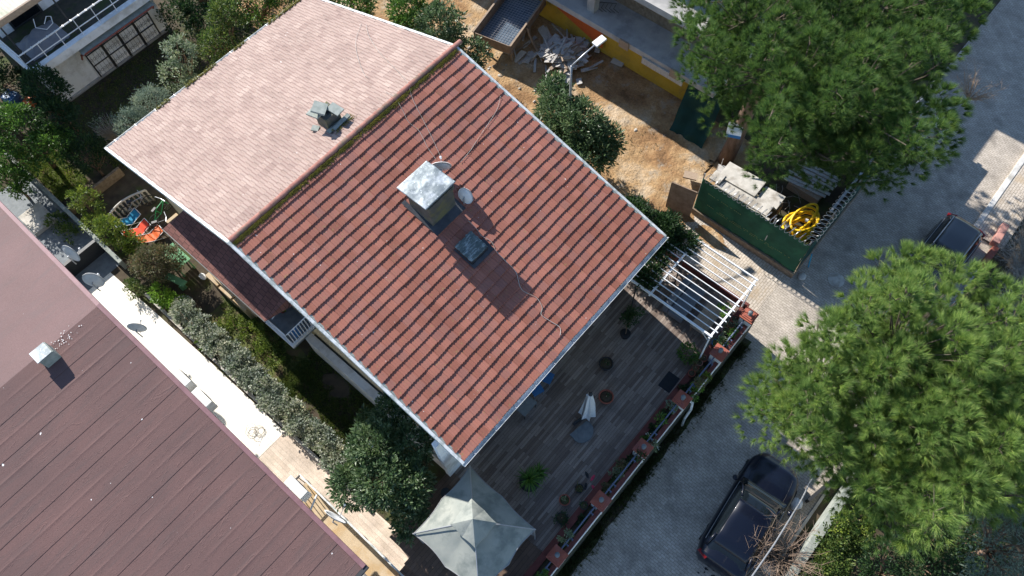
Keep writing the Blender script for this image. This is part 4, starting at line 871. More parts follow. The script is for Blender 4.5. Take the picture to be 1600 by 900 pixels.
# air conditioners, brackets, dishes on its wall
def aircon(at, label):
    u, v, z = at; t = thing('air_conditioner', label, 'air conditioner', at, 'air conditioners on the wall beside the path')
    MB().box(u, u+.34, v, v+.85, z, z+.6).build('casing', M['white'], t, bevel=.015)
    MB().lathe((0, 0, 0), [(.01, 0), (.22, 0), (.22, .01), (.01, .012)], 20)
    mb = MB(); vs = []; n = 24
    for x in (u+.342, u+.352): vs += [(x, v+.36+.24*math.cos(6.283*j/n), z+.3+.24*math.sin(6.283*j/n)) for j in range(n)]
    mb.add(vs, [tuple(range(n)), tuple(range(n, 2*n)), *[(j, (j+1) % n, n+(j+1) % n, n+j) for j in range(n)]]); mb.build('fan_grille', M['dkmetal'], t)
    for vv in (v+.12, v+.7): MB().box(u-.2, u+.36, vv, vv+.04, z-.04, z-.003).build('bracket', M['steel'], t)
aircon((-4.27, -1.55, 2.6), 'white air conditioner on the maroon-roofed house wall, upper one beside the bright path')
aircon((-4.27, -.35, 2.6), 'white air conditioner on the maroon-roofed house wall, between the other one and the hose coil')
aircon((-4.17, 4.6, 2.5), 'large white air conditioner beside the metal railing of the path')
dish((-3.75, -8.0, 3.9), -20, -14, .42, 'white dish with rust mark beside the dark yard, farthest along the maroon roof edge', mast=.6)
dish((-3.85, -6.3, 3.9), -45, -12, .42, 'grey-white dish over the shaded end of the path, second along the maroon roof edge', mast=.6)
dish((-3.95, -3.4, 3.9), -45, -3, .36, 'dish over the bright path, third along the maroon roof edge', mast=.5)
dish((-3.85, 6.9, 3.4), -10, 10, .46, 'dish with a long arm beside the path railing, nearest the maroon roof corner', mast=.6)
mb = MB()
for k in range(5):
    r = .16+.05*random.random(); cx, cy = -3.75+random.uniform(-.15, .2), 1.05+random.uniform(-.25, .25)
    mb.tube([(cx+r*math.cos(a)*random.uniform(.93, 1.07), cy+r*math.sin(a)*random.uniform(.93, 1.07), .06+.015*k) for a in np.linspace(0, 6.283*1.2, 20)], .007, 5)
mb.build('hose_coil', M['drytwig'], at=(-3.75, 1.05, 0), label='loose coil of thin brown hose lying on the pale path', cat='hose')
MB().tube([(-4.0, 2.2, 1.4), (-3.7, 2.05, 1.42)], .02, 6).build('wall_spout', M['whitemetal'], at=(-4, 2.1, 1.4), label='short white spout sticking out over the path', cat='pipe')
# railing between path and light well
rl = thing('path_railing', 'grey metal railing along the edge of the sunken light well', 'railing', (-3.7, 8, 0))
mb = MB().box(-3.74, -3.68, 4.0, 12.4, 1.0, 1.05); mb.build('top_rail', M['gutter'], rl); MB().box(-3.72, -3.70, 4.0, 12.4, .12, .15).build('bottom_rail', M['gutter'], rl)
for k in range(9): v = 4.05+k*1.04; MB().box(-3.735, -3.685, v, v+.05, 0, 1.0).build('post', M['gutter'], rl)
mb = MB()
for k in range(80): v = 4.05+k*.104; mb.box(-3.717, -3.703, v, v+.014, .15, 1.0)
mb.build('balusters', M['gutter'], rl, kind=None)
MB().box(-4.3, -3.72, 4.0, 4.06, 1.0, 1.05).build('end_rail', M['dkmetal'], rl)
for k in range(4): MB().box(-4.25+k*.14, -4.22+k*.14, 4.01, 4.04, .1, 1.0).build('end_baluster', M['dkmetal'], rl)
MB().tube([(-4.45, 5.9, 2.6), (-3.72, 5.6, 2.62)], .035, 6).build('awning_arm', M['whitemetal'], at=(-4.1, 5.7, 2.6), label='white bar reaching from the wall to the path railing', cat='bar')
# garden: kerbs, hedge, retaining edge
MB().box(-2.95, -2.82, -7.2, 6.5, 0, .28).build('garden_kerb', M['concpale'], at=(-2.9, 0, 0), label='low concrete kerb between the pale path and the hedge', cat='kerb', bevel=.01)
bl = []
for k in range(38):
    v = -5.2+k*.265; bl.append((-2.35+random.uniform(-.12, .12), v, .62+random.uniform(-.08, .1), .42+random.uniform(-.05, .1), .34, .42))
shrub('variegated_hedge', 'long silvery variegated hedge beside the pale path', 'hedge', (-2.35, 0, 0), bl, 30000, .08, L['varieg'], .8, .15, trunk=.03, ntips=40, hollow=.7, crown='foliage', stem='stems')
shrub('dead_bush', 'dry reddish-brown bush at the end of the silvery hedge', 'bush', (-2.1, 5.5, 0), [(-2.15, 5.45, .6, .45, .6, .5)], 500, .06, L['shrub'], clump=.1, trunk=.03, ntips=60, hollow=.6, barkm='redtwig')
# ============================================================ GARDEN between the houses
shrub('garden_shrub', 'large dry olive-brown shrub beside the green table', 'shrub', (-1.75, -7.2, 0), [(-1.7, -7.3, 1.2, .75, .8, .8), (-1.2, -6.9, 1.3, .5, .6, .6), (-2.1, -7.9, .9, .5, .5, .6)], 6500, .09, L['shrub'], clump=.15, trunk=.06, ntips=40)
shrub('garden_shrub', 'bright green shrub at the far end of the hedge beside the path', 'shrub', (-2.5, -6.2, 0), [(-2.45, -6.3, .6, .35, .5, .5), (-2.3, -5.6, .5, .35, .5, .45)], 1800, .11, L['bright'], clump=.13)
shrub('garden_shrub', 'tall green and yellow shrub beside the red and blue deck chairs', 'shrub', (-2.0, -10.2, 0), [(-2.0, -10.0, 1.2, .55, .8, .8), (-1.8, -9.1, .9, .5, .6, .6)], 3800, .10, L['yellow'], clump=.15)
shrub('garden_shrub', 'loose yellow-green shrub in the shaded corner below the pink roof', 'shrub', (-1.9, -12.2, 0), [(-1.8, -12.3, 1.1, .6, .8, .8), (-2.2, -11.3, .8, .5, .5, .6)], 2600, .10, L['yellow'], clump=.16)
shrub('garden_shrub', 'small round shrub beside the path under the grey-white dish', 'shrub', (-3.1, -7.6, 0), [(-3.05, -7.5, .5, .4, .4, .45)], 900, .09, L['ivy'], clump=.12)
shrub('garden_shrub', 'small bright sprout at the foot of the hedge kerb', 'shrub', (-2.75, -3.4, 0), [(-2.75, -3.4, .35, .18, .22, .18)], 200, .10, L['bright'], clump=.1, trunk=.015)
shrub('garden_shrub', 'low mossy green shrub on the sunlit bed beside the hedge', 'shrub', (-1.4, -3.0, 0), [(-1.4, -3.2, .25, .45, .6, .22), (-1.1, -2.2, .25, .5, .6, .22), (-1.3, -1.0, .25, .4, .8, .22)], 2600, .08, L['yellow'], clump=.15, trunk=.02)
shrub('garden_shrub', 'low dark shrub on the shaded side of the mossy bed', 'shrub', (-.7, -1.2, 0), [(-.7, -1.3, .25, .35, .7, .25)], 700, .08, L['ivy'], clump=.12, trunk=.02)
n = 5000; C = np.stack([-1.95+RNG.random(n)*1.5, -4.4+RNG.random(n)*6.5, .025+0*np.arange(n)], 1); C = C[(np.sin(C[:, 0]*5)+np.sin(C[:, 1]*3.3) > -.6)]
V, F = tufts(C, np.tile([0, 0, 1.0], (len(C), 1)), 5, .06, .02, 1.0); rawmesh('grass', V, F, L['grass'], at=(-1.2, -1, 0), label='mossy grass on the sunlit bed between hedge and house', cat='grass', kind='stuff')
n = 3000; C = np.stack([-2.5+RNG.random(n)*1.5, -18.5+RNG.random(n)*4.3, .025+0*np.arange(n)], 1)
V, F = tufts(C, np.tile([0, 0, 1.0], (len(C), 1)), 5, .08, .02, 1.0); rawmesh('grass', V, F, L['yellow'], at=(-1.7, -16, 0), label='bright grass patch beyond the low grey wall', cat='grass', kind='stuff')
n = 6000; C = np.stack([-1.9+RNG.random(n)*2.0, .2+RNG.random(n)*5.3, .012+0*np.arange(n)], 1); C = C[(np.sin(C[:, 0]*4)+np.sin(C[:, 1]*2.3) > -.9)]
V, F = tufts(C, np.tile([0, 0, 1.0], (len(C), 1)), 5, .09, .022, 1.0); rawmesh('grass', V, F, L['grass'], at=(-1, 3, 0), label='shaded lawn in the garden beside the red roof verge', cat='grass', kind='stuff')
n = 5000; C = np.stack([.2+RNG.random(n)*7.5, -18.8+RNG.random(n)*5.5, .012+0*np.arange(n)], 1)
V, F = tufts(C, np.tile([0, 0, 1.0], (len(C), 1)), 5, .09, .022, 1.0); rawmesh('grass', V, F, L['grass'], at=(4, -16, 0), label='shaded lawn between the white house and the pink roof', cat='grass', kind='stuff')
# bed edging stones
MB().obox((-1.15, 5.0, .3), (.38, .32, .5), .2).build('garden_box', M['white'], at=(-1.15, 5, 0), label='small white utility box standing in the shaded garden', cat='box', bevel=.01)
for k, (u, v) in enumerate(((-.6, -5.0), (-.62, -4.1), (-.6, -3.2))):
    MB().obox((u, v, .45), (.2, .8, .9), .0).build('garden_bench_wall', M['sand'], at=(u, v, 0), label='tan parapet block beside the lean-to roof, '+('nearest the green table' if k == 0 else 'middle one of three' if k == 1 else 'nearest the mossy bed'), cat='parapet', group='tan parapet blocks', bevel=.02)
# green table with bench
t = thing('picnic_table', 'faded green plank table under the dry shrub', 'table', (-.95, -7.2, 0))
for k in range(5): MB().obox((-1.28+k*.155, -7.25, .75), (.14, 1.25, .03), 0).build('plank', M['greenpaint'], t)
for a in (-1.25, -.7):
    for b in (-7.8, -6.7): MB().box(a-.03, a+.03, b-.03, b+.03, 0, .733).build('leg', M['greenpaint'], t)
t = thing('garden_bench', 'faded green bench beside the green plank table', 'bench', (-1.7, -6.6, 0)); MB().obox((-1.62, -6.55, .42), (.3, 1.0, .03), .25).build('seat', M['greenpaint'], t)
for b in (-6.9, -6.2): MB().box(-1.75, -1.5, b-.02, b+.02, 0, .4).build('leg', M['greenpaint'], t)
MB().ell((-.75, -6.0, .12), (.13, .2, .08), 12, 8, .15).build('white_bag', M['whitecloth'], True and None, at=(-.75, -6.0, 0), label='crumpled white bag on the dark ground by the green table', cat='bag')
# deck chairs
def lounger(at, az, cloth, label):
    t = thing('folding_chair', label, 'chair', at, 'folding chairs in the back garden'); c, s = math.cos(az), math.sin(az)
    def o(x, y, z): return (at[0]+x*c-y*s, at[1]+x*s+y*c, at[2]+z)
    MB().grid(lambda a, b: o(-.55+1.1*a, -.24+.48*b, .62-.42*math.sin(min(1, a*1.3)*1.6)+.5*max(0, a-.55)+.02*math.sin(a*18)), 24, 3, .012).build('sling', M[cloth], t, fix=False)
    for y in (-.26, .26):
        MB().tube([o(-.55, y, .66), o(0, y, .25), o(.4, y, .02)], .014, 6).build('frame', M['whitemetal'], t)
        MB().tube([o(.58, y, .42), o(0, y, .22), o(-.35, y, .02)], .014, 6).build('frame', M['whitemetal'], t)
    MB().tube([o(-.55, -.26, .66), o(-.55, .26, .66)], .014, 6).build('crossbar', M['whitemetal'], t); MB().tube([o(.58, -.26, .42), o(.58, .26, .42)], .014, 6).build('crossbar', M['whitemetal'], t)
lounger((-1.15, -10.75, 0), 0.05, 'bluecloth', 'blue sling folding chair in the back garden')
lounger((-1.2, -9.95, 0), 0.05, 'redcloth', 'bright red sling folding chair beside the blue one')
lounger((-1.0, -9.25, 0), .1, 'orange', 'orange folding chair half hidden by the dry shrub')
# balustrade and bicycles in the corner
b = thing('balustrade', 'curved pale balustrade behind the blue folding chair', 'balustrade', (-1, -11.3, 0))
arc = [(-2.0+2.3*k/12, -11.0-.35*math.sin(k/12*3.1), .8) for k in range(13)]
MB().tube(arc, .05, 8).build('handrail', M['concpale'], b, True)
for p in arc: MB().lathe((p[0], p[1], 0), [(.05, 0), (.03, .15), (.06, .35), (.03, .6), (.05, .78)], 8).build('baluster', M['concpale'], b, True)
def bike(at, az, c, label):
    t = thing('bicycle', label, 'bicycle', at, 'bicycles in the back garden'); ca, sa = math.cos(az), math.sin(az)
    def o(x, z, y=0): return (at[0]+x*ca-y*sa, at[1]+x*sa+y*ca, at[2]+z)
    for x in (-.5, .5):
        w = MB().tube([o(x+.32*math.cos(a), .33+.32*math.sin(a)) for a in np.linspace(0, 6.283, 25)], .02, 6).build('wheel', M['rubber'], t)
        mb = MB()
        for k in range(8): mb.tube([o(x, .33), o(x+.31*math.cos(k*.785), .33+.31*math.sin(k*.785))], .003, 4)
        mb.build('spokes', M['steel'], w)
    mb = MB()
    for a, b in (((-.5, .33), (-.05, .3)), ((-.05, .3), (-.18, .75)), ((-.18, .72), (.35, .75)), ((-.05, .3), (.37, .68)), ((.35, .85), (.5, .33)), ((-.5, .33), (-.17, .65))): mb.tube([o(*a), o(*b)], .018, 6)
    mb.build('frame', M[c], t)
    MB().tube([o(.33, .95, -.28), o(.37, .92, 0), o(.33, .95, .28)], .014, 6).build('handlebar', M['steel'], t)
    MB().obox(o(-.2, .82), (.26, .13, .05), -az).build('saddle', M['black'], t, bevel=.015)
bike((-.35, -11.0, 0), .3, 'steel', 'grey bicycle against the balustrade, farthest from the lean-to'); bike((.1, -9.9, 0), -.25, 'plgreen', 'bicycle with green frame beside the house wall'); bike((-.3, -9.2, 0), .5, 'dkmetal', 'dark bicycle behind the orange folding chair')
MB().box(-.15, .42, -8.7, -8.55, 0, 1.1).build('garden_wall', M['sand'], at=(0, -8.6, 0), label='short tan wall beside the parked bicycles', cat='wall')
# low walls of the back gardens
MB().box(-2.74, -2.56, -19, -9.0, 0, .6).build('garden_wall', M['slate'], at=(-2.65, -13, 0), label='long low grey wall running away from the path end', cat='wall', bevel=.01)
MB().box(-2.55, .3, -13.35, -13.2, 0, .55).build('garden_wall', M['stone'], at=(-1, -13.3, 0), label='low brown stone wall crossing between the back gardens', cat='wall', bevel=.02)
MB().box(-4.6, -2.75, -10.6, -10.45, 0, .9).build('garden_gate', M['dkmetal'], at=(-3.7, -10.5, 0), label='dark metal gate panel beside the farthest dish', cat='gate')
MB().box(-4.3, -3.2, -14.9, -13.5, .016, .25).build('white_slab', M['concpale'], at=(-3.7, -14.2, 0), label='whitish slab in the yard at the left edge', cat='slab', bevel=.02)
shrub('garden_shrub', 'weedy green clump on the pale ground at the left edge', 'shrub', (-3.4, -13.0, 0), [(-3.3, -13.2, .3, .4, .5, .3), (-3.2, -12.3, .25, .4, .5, .25)], 900, .12, L['ivy'], clump=.15, trunk=.02)
# trees and shrubs beyond the pink roof
def tree(name, label, base, blobs, n, size, lm, trunk=.12, asp=.45, clump=.22, ntips=20, group=None, hollow=.5, bm='bark', ub=.5): return shrub(name, label, 'tree', base, blobs, n, size, L[lm], asp, clump, group, trunk, ntips, 'trunk', hollow, bm, ub)
tree('olive_tree', 'silvery grey-green olive tree at the edge of the pink roof', (2.4, -12.6, 0), [(1.9, -12.8, 2.4, .75, .7, .8), (3.1, -12.7, 2.7, .8, .75, .9), (2.5, -12.2, 2.2, .7, .6, .6)], 9000, .11, 'olive', .08, .25, .2)
tree('shrub_tree', 'pale-leaved loose tree in front of the grilled door', (5.4, -14.2, 0), [(5.0, -14.0, 2.0, .7, .8, .8), (5.9, -14.4, 2.6, .6, .8, .8), (5.0, -13.2, 1.6, .6, .6, .6)], 3200, .11, 'pale', .06, .5, .2, 40)
tree('shrub_tree', 'green sunlit loose tree near the upper left corner of the pink roof', (7.7, -13.6, 0), [(7.3, -13.5, 2.4, .8, .8, .9), (8.6, -14.2, 2.8, .8, .9, .9), (8.2, -12.7, 1.8, .7, .5, .7)], 5200, .12, 'ivy', .07, .5, .2, 30)
tree('shrub_tree', 'dark dense tree beyond the top edge of the pink roof', (10.5, -15, 0), [(10.2, -14.6, 2.2, 1.2, 1.2, 1.4), (11.8, -13.8, 2.4, 1.0, 1.2, 1.2)], 6000, .14, 'citrus', .1)
tree('shrub_tree', 'added dark tree shading the ground past the right end of the white house', (9.5, -17.5, 0), [(8.6, -17.2, 1.6, 1.1, 1.3, 1.3), (9.4, -18.3, 2.6, 1.5, 1.3, 1.5), (11.3, -17.6, 2.6, 1.4, 1.4, 1.5), (12.9, -16.6, 2.3, 1.2, 1.2, 1.3)], 8000, .15, 'dark', .12)  # added tree, fills and shades ground that would be sunlit
tree('shrub_tree', 'dark leafy tree behind the loose green one, top edge', (13.3, -12.8, 0), [(13.6, -12.9, 2.4, 1.1, 1.1, 1.3), (12.4, -12.0, 2.4, .9, .9, 1.2)], 4500, .15, 'citrus', .1)
tree('broad_leaf_tree', 'added dark low tree covering sunlit soil between the white house corner and the loose green tree', (8.2, -16.9, 0), [(7.9, -17.7, 1.3, 1.0, 1.0, 1.1), (8.4, -16.2, 1.3, 1.0, 1.0, 1.1), (9.2, -15.2, 1.5, .9, .9, 1.0)], 5500, .13, 'dark', .08)  # added to cover sunlit soil with something dark
tree('broad_leaf_tree', 'added dark tree darkening the sunlit ground behind the blue box at the left picture edge', (-.8, -22.2, 0), [(-.9, -22.0, 1.8, 1.3, 1.3, 1.3), (.0, -20.9, 1.0, .7, .7, .8)], 4200, .13, 'dark', .08)  # added to darken the sunlit ground at this edge
tree('bare_shrub', 'bare twiggy shrub with few leaves beside the olive tree', (1.2, -14.6, 0), [(1.2, -14.4, 1.5, .9, .8, .9)], 260, .08, 'pale', .04, .5, .25, 90, None, .4, 'drytwig')
tree('broad_leaf_tree', 'dark tree against the corner of the white house', (.3, -17.0, 0), [(.5, -17.2, 2.6, .8, 1.1, 1.3), (-.1, -16.0, 2.2, .9, 1.0, 1.1)], 7000, .13, 'dark', .1)
tree('broad_leaf_tree', 'bright-tipped green tree at the left edge of the picture', (-1.6, -16.2, 0), [(-1.7, -16.6, 2.6, 1.1, 1.1, 1.1), (-1.0, -15.2, 2.0, .9, .9, .9), (-2.6, -15.6, 2.0, .8, .9, .8), (-2.4, -17.8, 2.3, 1., 1., 1.)], 11000, .13, 'citrus', .12)
tree('broad_leaf_tree', 'dark shaded tree below the olive tree, in the shadowy garden', (-.4, -13.9, 0), [(-.3, -14.2, 1.4, .9, .9, .8)], 2500, .13, 'dark', .07)
tree('broad_leaf_tree', 'low green tree above the grass patch at the left edge', (-3.4, -15.6, 0), [(-3.3, -15.4, 1.5, .7, .9, .8)], 2200, .12, 'citrus', .07)
# big loquats by the house
tree('loquat_tree', 'dark glossy long-leaved tree beside the street lamp', (13.7, 2.7, 0), [(14.35, 1.2, 3.1, .75, .75, 1.1), (13.8, 1.9, 3.1, 1.0, .9, 1.2), (13.6, 2.9, 3.2, 1.3, 1.2, 1.2), (13.1, 4.0, 2.8, 1.2, .9, 1.1), (14.1, 3.9, 2.7, .9, .9, .9), (12.6, 3.2, 2.4, .8, .8, .9)], 17000, .19, 'loquat', .12, .32, .24, 24)
lb = []
for px, py, z, r in ((612, 650, 3.0, .75), (590, 700, 3.3, .95), (556, 757, 2.8, .8), (600, 752, 3.4, .95), (640, 700, 3.2, .8), (637, 765, 3.1, .85), (640, 812, 2.6, .6), (575, 660, 2.4, .4)):
    q = P(px, py, z); lb.append((q[0], q[1], z, r, r, r))
tree('loquat_tree', 'large dark glossy tree between the pointed roof corner and the canopy', (-1.3, 6.8, 0), lb, 19000, .15, 'loquat', .1, .42, .2, 24)
for k, (px, py, z, r, n, lab, lm) in enumerate(((735, 82, 2.6, .8, 1600, 'dark round tree peeping out beside the peak of the roof ridge', 'loquat'), (690, 40, 3.2, 1.15, 3600, 'dark leafy tree beyond the pink roof edge, second from the ridge peak', 'loquat'),
      (635, 15, 3.0, 1.0, 2600, 'dark leafy tree with bright tips beyond the pink roof edge, third from the ridge peak', 'citrus'), (560, 5, 2.6, .8, 1800, 'green tree beyond the pink roof edge, farthest from the ridge peak', 'citrus'))):
    u, v, _ = P(px, py, z); n = int(n*1.6); tree('broad_leaf_tree', lab, (u, v, 0), [(u, v, z-.2, r, r, r), (u+.4, v-.5, z-.7, r*.8, r*.8, r*.8), (u-.35, v+.3, z-.8, r*.7, r*.7, r*.7)], n, .16, lm, .08, .38, .2, 10)
# vine over the roof corner
vt = shrub('climbing_vine', 'dark climbing vine spilling over the roof corner and the pergola', 'vine', (10.9, 8.7, 0), [(10.75, 6.4, 3.4, .5, .9, 1.2), (10.95, 7.7, 4.0, .8, .9, 1.3), (11.4, 8.8, 3.9, .8, .7, .9), (12.0, 8.6, 3.0, .5, .6, .8), (10.3, 9.3, 3.8, .9, .45, .4), (9.6, 9.5, 3.9, .5, .4, .3), (11.7, 9.7, 3.9, .4, .6, .3)], 24000, .11, L['ivy'] if False else L['dark'], clump=.2, trunk=.05, ntips=50, hollow=.4, upbias=.7, crown='leaves', stem='stem')

# ============================================================ WHITE HOUSE upper left
wh = thing('white_house', 'white two-storey house with grilled terrace door and corrugated roof at the upper left', 'house', (4.2, -20, 0))
MB().box(.95, 7.45, -26, -19.15, 0, 2.78).build('lower_wall', M['whitewall'], wh)
MB().box(.72, 7.5, -26, -18.5, 2.785, 2.95).build('balcony_slab', M['darkstone'], wh)
MB().box(.72, 7.5, -18.62, -18.3, 2.6, 3.02).build('balcony_edge', M['whitewall'], wh); MB().box(.6, .74, -26, -18.28, 2.6, 3.03).build('balcony_edge', M['whitewall'], wh)
MB().box(.95, 7.45, -26, -21.4, 2.952, 5.75).build('upper_wall', M['whitewall'], wh)
w = MB().box(1.6, 3.2, -21.4, -21.33, 3.0, 5.1).build('door', M['dkmetal'], wh); MB().box(1.7, 3.1, -21.33, -21.32, 3.1, 5.0).build('pane', M['glass'], w)
w = MB().box(4.4, 6.4, -21.4, -21.33, 3.8, 5.1).build('window', M['whitemetal'], wh); MB().box(4.5, 6.3, -21.33, -21.32, 3.9, 5.0).build('pane', M['glass'], w)
mb = MB(); 
for z in (3.45, 3.95): mb.tube([(.66, -18.45, z), (7.4, -18.45, z)], .035 if z > 3.9 else .025, 8); mb.tube([(.66, -18.45, z), (.66, -25, z)], .035 if z > 3.9 else .025, 8)
mb.build('balcony_rail', M['whitemetal'], wh)
for k in range(8): MB().tube([(.66+k*.96, -18.45, 3.0), (.66+k*.96, -18.45, 3.95)], .022, 6).build('rail_post', M['whitemetal'], wh)
for k in range(16): MB().box(.9+k*.42, .93+k*.42, -18.5, -18.36, 3.95, 3.99).build('rail_clip', M['whitemetal'], wh)
for (u) in (.9, 3.4): MB().tube([(u, -18.7, 2.95), (u, -18.7, 5.7)], .04, 6).build('roof_post', M['dkmetal'], wh)
NU_ = 360
mb = MB(); mb.grid(lambda a, b: (.2+3.05*a, -28+9.9*b, 6.35-.035*9.9*b+.03*math.sin((.2+3.05*a)*2*math.pi/.18)), 140, 2, .02); mb.build('corrugated_roof', M['corr'], wh, True, fix=False)
MB().box(.2, 3.25, -18.12, -18.02, 5.78, 6.06).build('fascia', M['board2'], wh)
# window grille with four panels
gr = MB().box(3.05, 6.85, -19.148, -19.10, .02, 2.25).build('terrace_door', M['whitewall'], wh)
for k in range(4):
    a = 3.1+k*.94; f = MB()
    for x in (a, a+.88): f.box(x, x+.06, -19.08, -19.02, .02, 2.3)
    for z in (.02, .8, 1.5, 2.24): f.box(a+.06, a+.88, -19.07, -19.03, z, z+.04)
    f = f.build('grille_frame', M['dkmetal'], gr); o = MB()
    for j in range(4): o.box(a+.14+j*.2, a+.15+j*.2, -19.06, -19.05, .06, 2.24)
    for z in (.4, 1.15, 1.87):
        for j in range(5):
            o.tube([(a+.13+j*.155+.05*math.cos(q), -19.05, z+.09*math.sin(q)) for q in np.linspace(0, 6.283, 9)], .008, 4)
    o.build('scrollwork', M['dkmetal'], f)
mb = MB().tube([(2.85, -18.75, 1.75), (2.88, -18.45, 2.2), (2.95, -18.2, 2.33), (3.1, -18.15, 2.36), (6.9, -18.15, 2.36), (7.02, -18.2, 2.33), (7.1, -18.45, 2.2), (7.12, -18.75, 1.8)], .045, 8); mb.build('red_hood', M['brickred'], wh)
MB().grid(lambda a, b: (2.9+4.2*a, -19.1+.93*b, 2.52-.14*b*b), 10, 6, .03).build('hood_canopy', M['slate'], wh, fix=False)
MB().lathe((2.7, -19.05, 2.1), [(.08, 0), (.08, .18), (.02, .2)], 10).build('wall_lamp', M['dish'], wh, True)
MB().box(.95, 7.45, -19.15, -19.02, 0, .12).build('plinth', M['conc'], wh)
def tarp(a, b): u = 1.1+2.0*a; v = -20.6+1.7*b; return (u, v, 2.96+.55*math.sin(a*3.1)*math.sin(b*3.1)+.09*NZ.noise(Vector((u*3, v*3, 0))))
MB().grid(tarp, 26, 26).build('tarpaulin', M['tarp'], at=(2.1, -19.8, 2.95), label='grey tarpaulin draped over things on the balcony', cat='tarpaulin', smooth=True)
mb = MB(); mb.tube([(2.4, -20.0, 3.9), (2.2, -19.7, 3.7), (2.5, -19.4, 3.55), (2.9, -19.45, 3.6), (3.05, -19.7, 3.75), (2.9, -19.8, 3.8), (2.6, -19.65, 3.65)], .02, 6); mb.build('bent_tube_frame', M['whitemetal'], at=(2.5, -19.5, 3), label='bent white tube frame lying on the tarpaulin', cat='frame')
MB().obox((-.6, -21.0, .35), (.6, .7, .7), .3).build('storage_box', M['blue'], at=(-.6, -21, 0), label='blue box beside the white house at the left edge', cat='box', bevel=.03)
MB().obox((-.1, -20.2, .3), (.5, .4, .6), .5).build('storage_box', M['orange'], at=(-.1, -20.2, 0), label='orange-red bin beside the blue box at the left edge', cat='bin', bevel=.05)
# ============================================================ CONSTRUCTION SITE
cs = thing('construction_building', 'unfinished concrete building with bare floor slabs over a yellow insulated basement wall', 'building', (22, 0, 0))
MB().box(19.15, 26, -14, 6.15, 2.5, 2.8).build('floor_slab', M['conc'], cs, bevel=.01)
MB().box(18.95, 25.8, -14, 5.0, 5.5, 5.8).build('floor_slab', M['conc'], cs, bevel=.01)
MB().box(20.3, 24.7, -16, 5.0, 8.5, 8.8).build('roof_slab', M['conc'], cs)
MB().box(25.402, 29.3, -16, 6.8, 6.2, 6.5).build('roof_slab', M['conc'], cs)
MB().box(29.3, 45, -16, 7.4, 8.2, 8.5).build('roof_slab', M['conc'], cs)  # unseen wing, added to cast shade on the far end of the street
MB().box(29.5, 44.8, -16, 7.2, 0, 8.19).build('raw_wall', M['stone'], cs)  # body of the added shade-casting wing
MB().box(25.6, 29.49, -16, 6.6, 0, 6.19).build('raw_wall', M['stone'], cs)
MB().box(20.2, 25.5, -14, 4.9, 0, 2.49).build('insulated_wall', M['yellow'], cs)
MB().box(20.9, 25.3, -14, 4.4, 2.801, 5.49).build('raw_wall', M['stone'], cs)
MB().box(20.9, 24.6, -14, 4.4, 5.801, 8.49).build('raw_wall', M['stone'], cs)
for v in (-4.2, -1.2): MB().box(19.6, 20.0, v, v+.4, 2.8, 5.5).build('column', M['conc'], cs)
MB().add([(20.17, -3.6, 2.45), (20.17, -.6, 2.2), (20.0, -.4, .5), (20.17, -3.4, 1.2)], [(0, 1, 2, 3)]).build('orange_sheet', M['orange'], cs)
for v in (1.1, 3.9): MB().box(19.06, 19.145, v, v+.5, 2.42, 2.86).build('edge_bracket', M['board2'], cs)
MB().box(19.08, 19.14, 2.4, 4.6, 2.2, 2.55).build('edge_board', M['board'], cs)
mb = MB()
for k in range(5): u0, v0 = 20.2+.1*k, -1.3+.16*k; mb.tube([(u0, v0, 2.81), (u0+.1, v0+.35, 2.9), (u0-.2, v0+.4, 2.84), (u0-.25, v0+.75, 2.82)], .012, 5)
mb.build('rebar_offcuts', M['dkmetal'], at=(20.3, -1, 2.8), label='bent black rebar offcuts lying on the concrete slab', cat='rebar')
MB().grid(lambda a, b: (19.95-1.6*b+.18*NZ.noise(Vector((a*3, b*3, 1))), 4.6+1.8*a+.25*b, 2.3*(1-b)**1.3+.05+.16*NZ.noise(Vector((a*4, b*4, 5)))), 24, 24).build('shade_net', M['netdark'], at=(19, 5.5, 0), label='dark green shade net draped from the slab corner to the ground', cat='net')
# form box with rebar
fb = thing('formwork_box', 'timber formwork tray with rebar mesh inside beside the waste timber heap', 'formwork', (17.9, -4.7, 0))
def fo(x, y, z): a = math.radians(12); return (16.35+x*math.cos(a)+0*y+y*math.sin(a)*.0, 0, 0)
ax = Vector((math.cos(math.radians(-12)), math.sin(math.radians(-12)), 0)); ay = Vector((-ax.y, ax.x, 0)); fo0 = Vector((16.15, -5.35, 0)) 
def fbx(x, y, z): p = fo0+ax*x+ay*y; return (p.x, p.y, z)
fw, fl = 2.0, 5.5; azf = math.radians(12)
MB().obox(fbx(fl/2, fw/2, .95), (fl, fw, .04), azf).build('tray_floor', M['plast'], fb)
for y in (.02, fw-.02): MB().obox(fbx(fl/2, y, 1.22), (fl, .04, .55), azf).build('side_board', M['ply'], fb); MB().obox(fbx(fl/2, y-.05 if y < 1 else y+.05, 1.52), (fl, .09, .05), azf).build('side_rail', M['board2'], fb)
MB().obox(fbx(.02, fw/2, 1.22), (.04, fw-.09, .55), azf).build('end_board', M['ply'], fb)
mb = MB()
for k in range(13): mb.tube([fbx(.1, .1+k*.15, 1.1), fbx(fl-.05, .1+k*.15, 1.1)], .01, 4)
for k in range(36): mb.tube([fbx(.15+k*.15, .06, 1.12), fbx(.15+k*.15, fw-.06, 1.12)], .01, 4)
mb.build('rebar_mesh', M['steel'], fb)
for x in (.4, 2.2, 4.2):
    for y in (.15, fw-.15): q = fbx(x, y, 0); MB().box(q[0]-.05, q[0]+.05, q[1]-.05, q[1]+.05, 0, .93).build('prop', M['board2'], fb)
q = fbx(1.6, fw+.55, 0); MB().tube([(q[0], q[1], 0), fbx(1.6, fw+.05, 1.3)], .05, 5).build('raking_prop', M['board2'], fb)
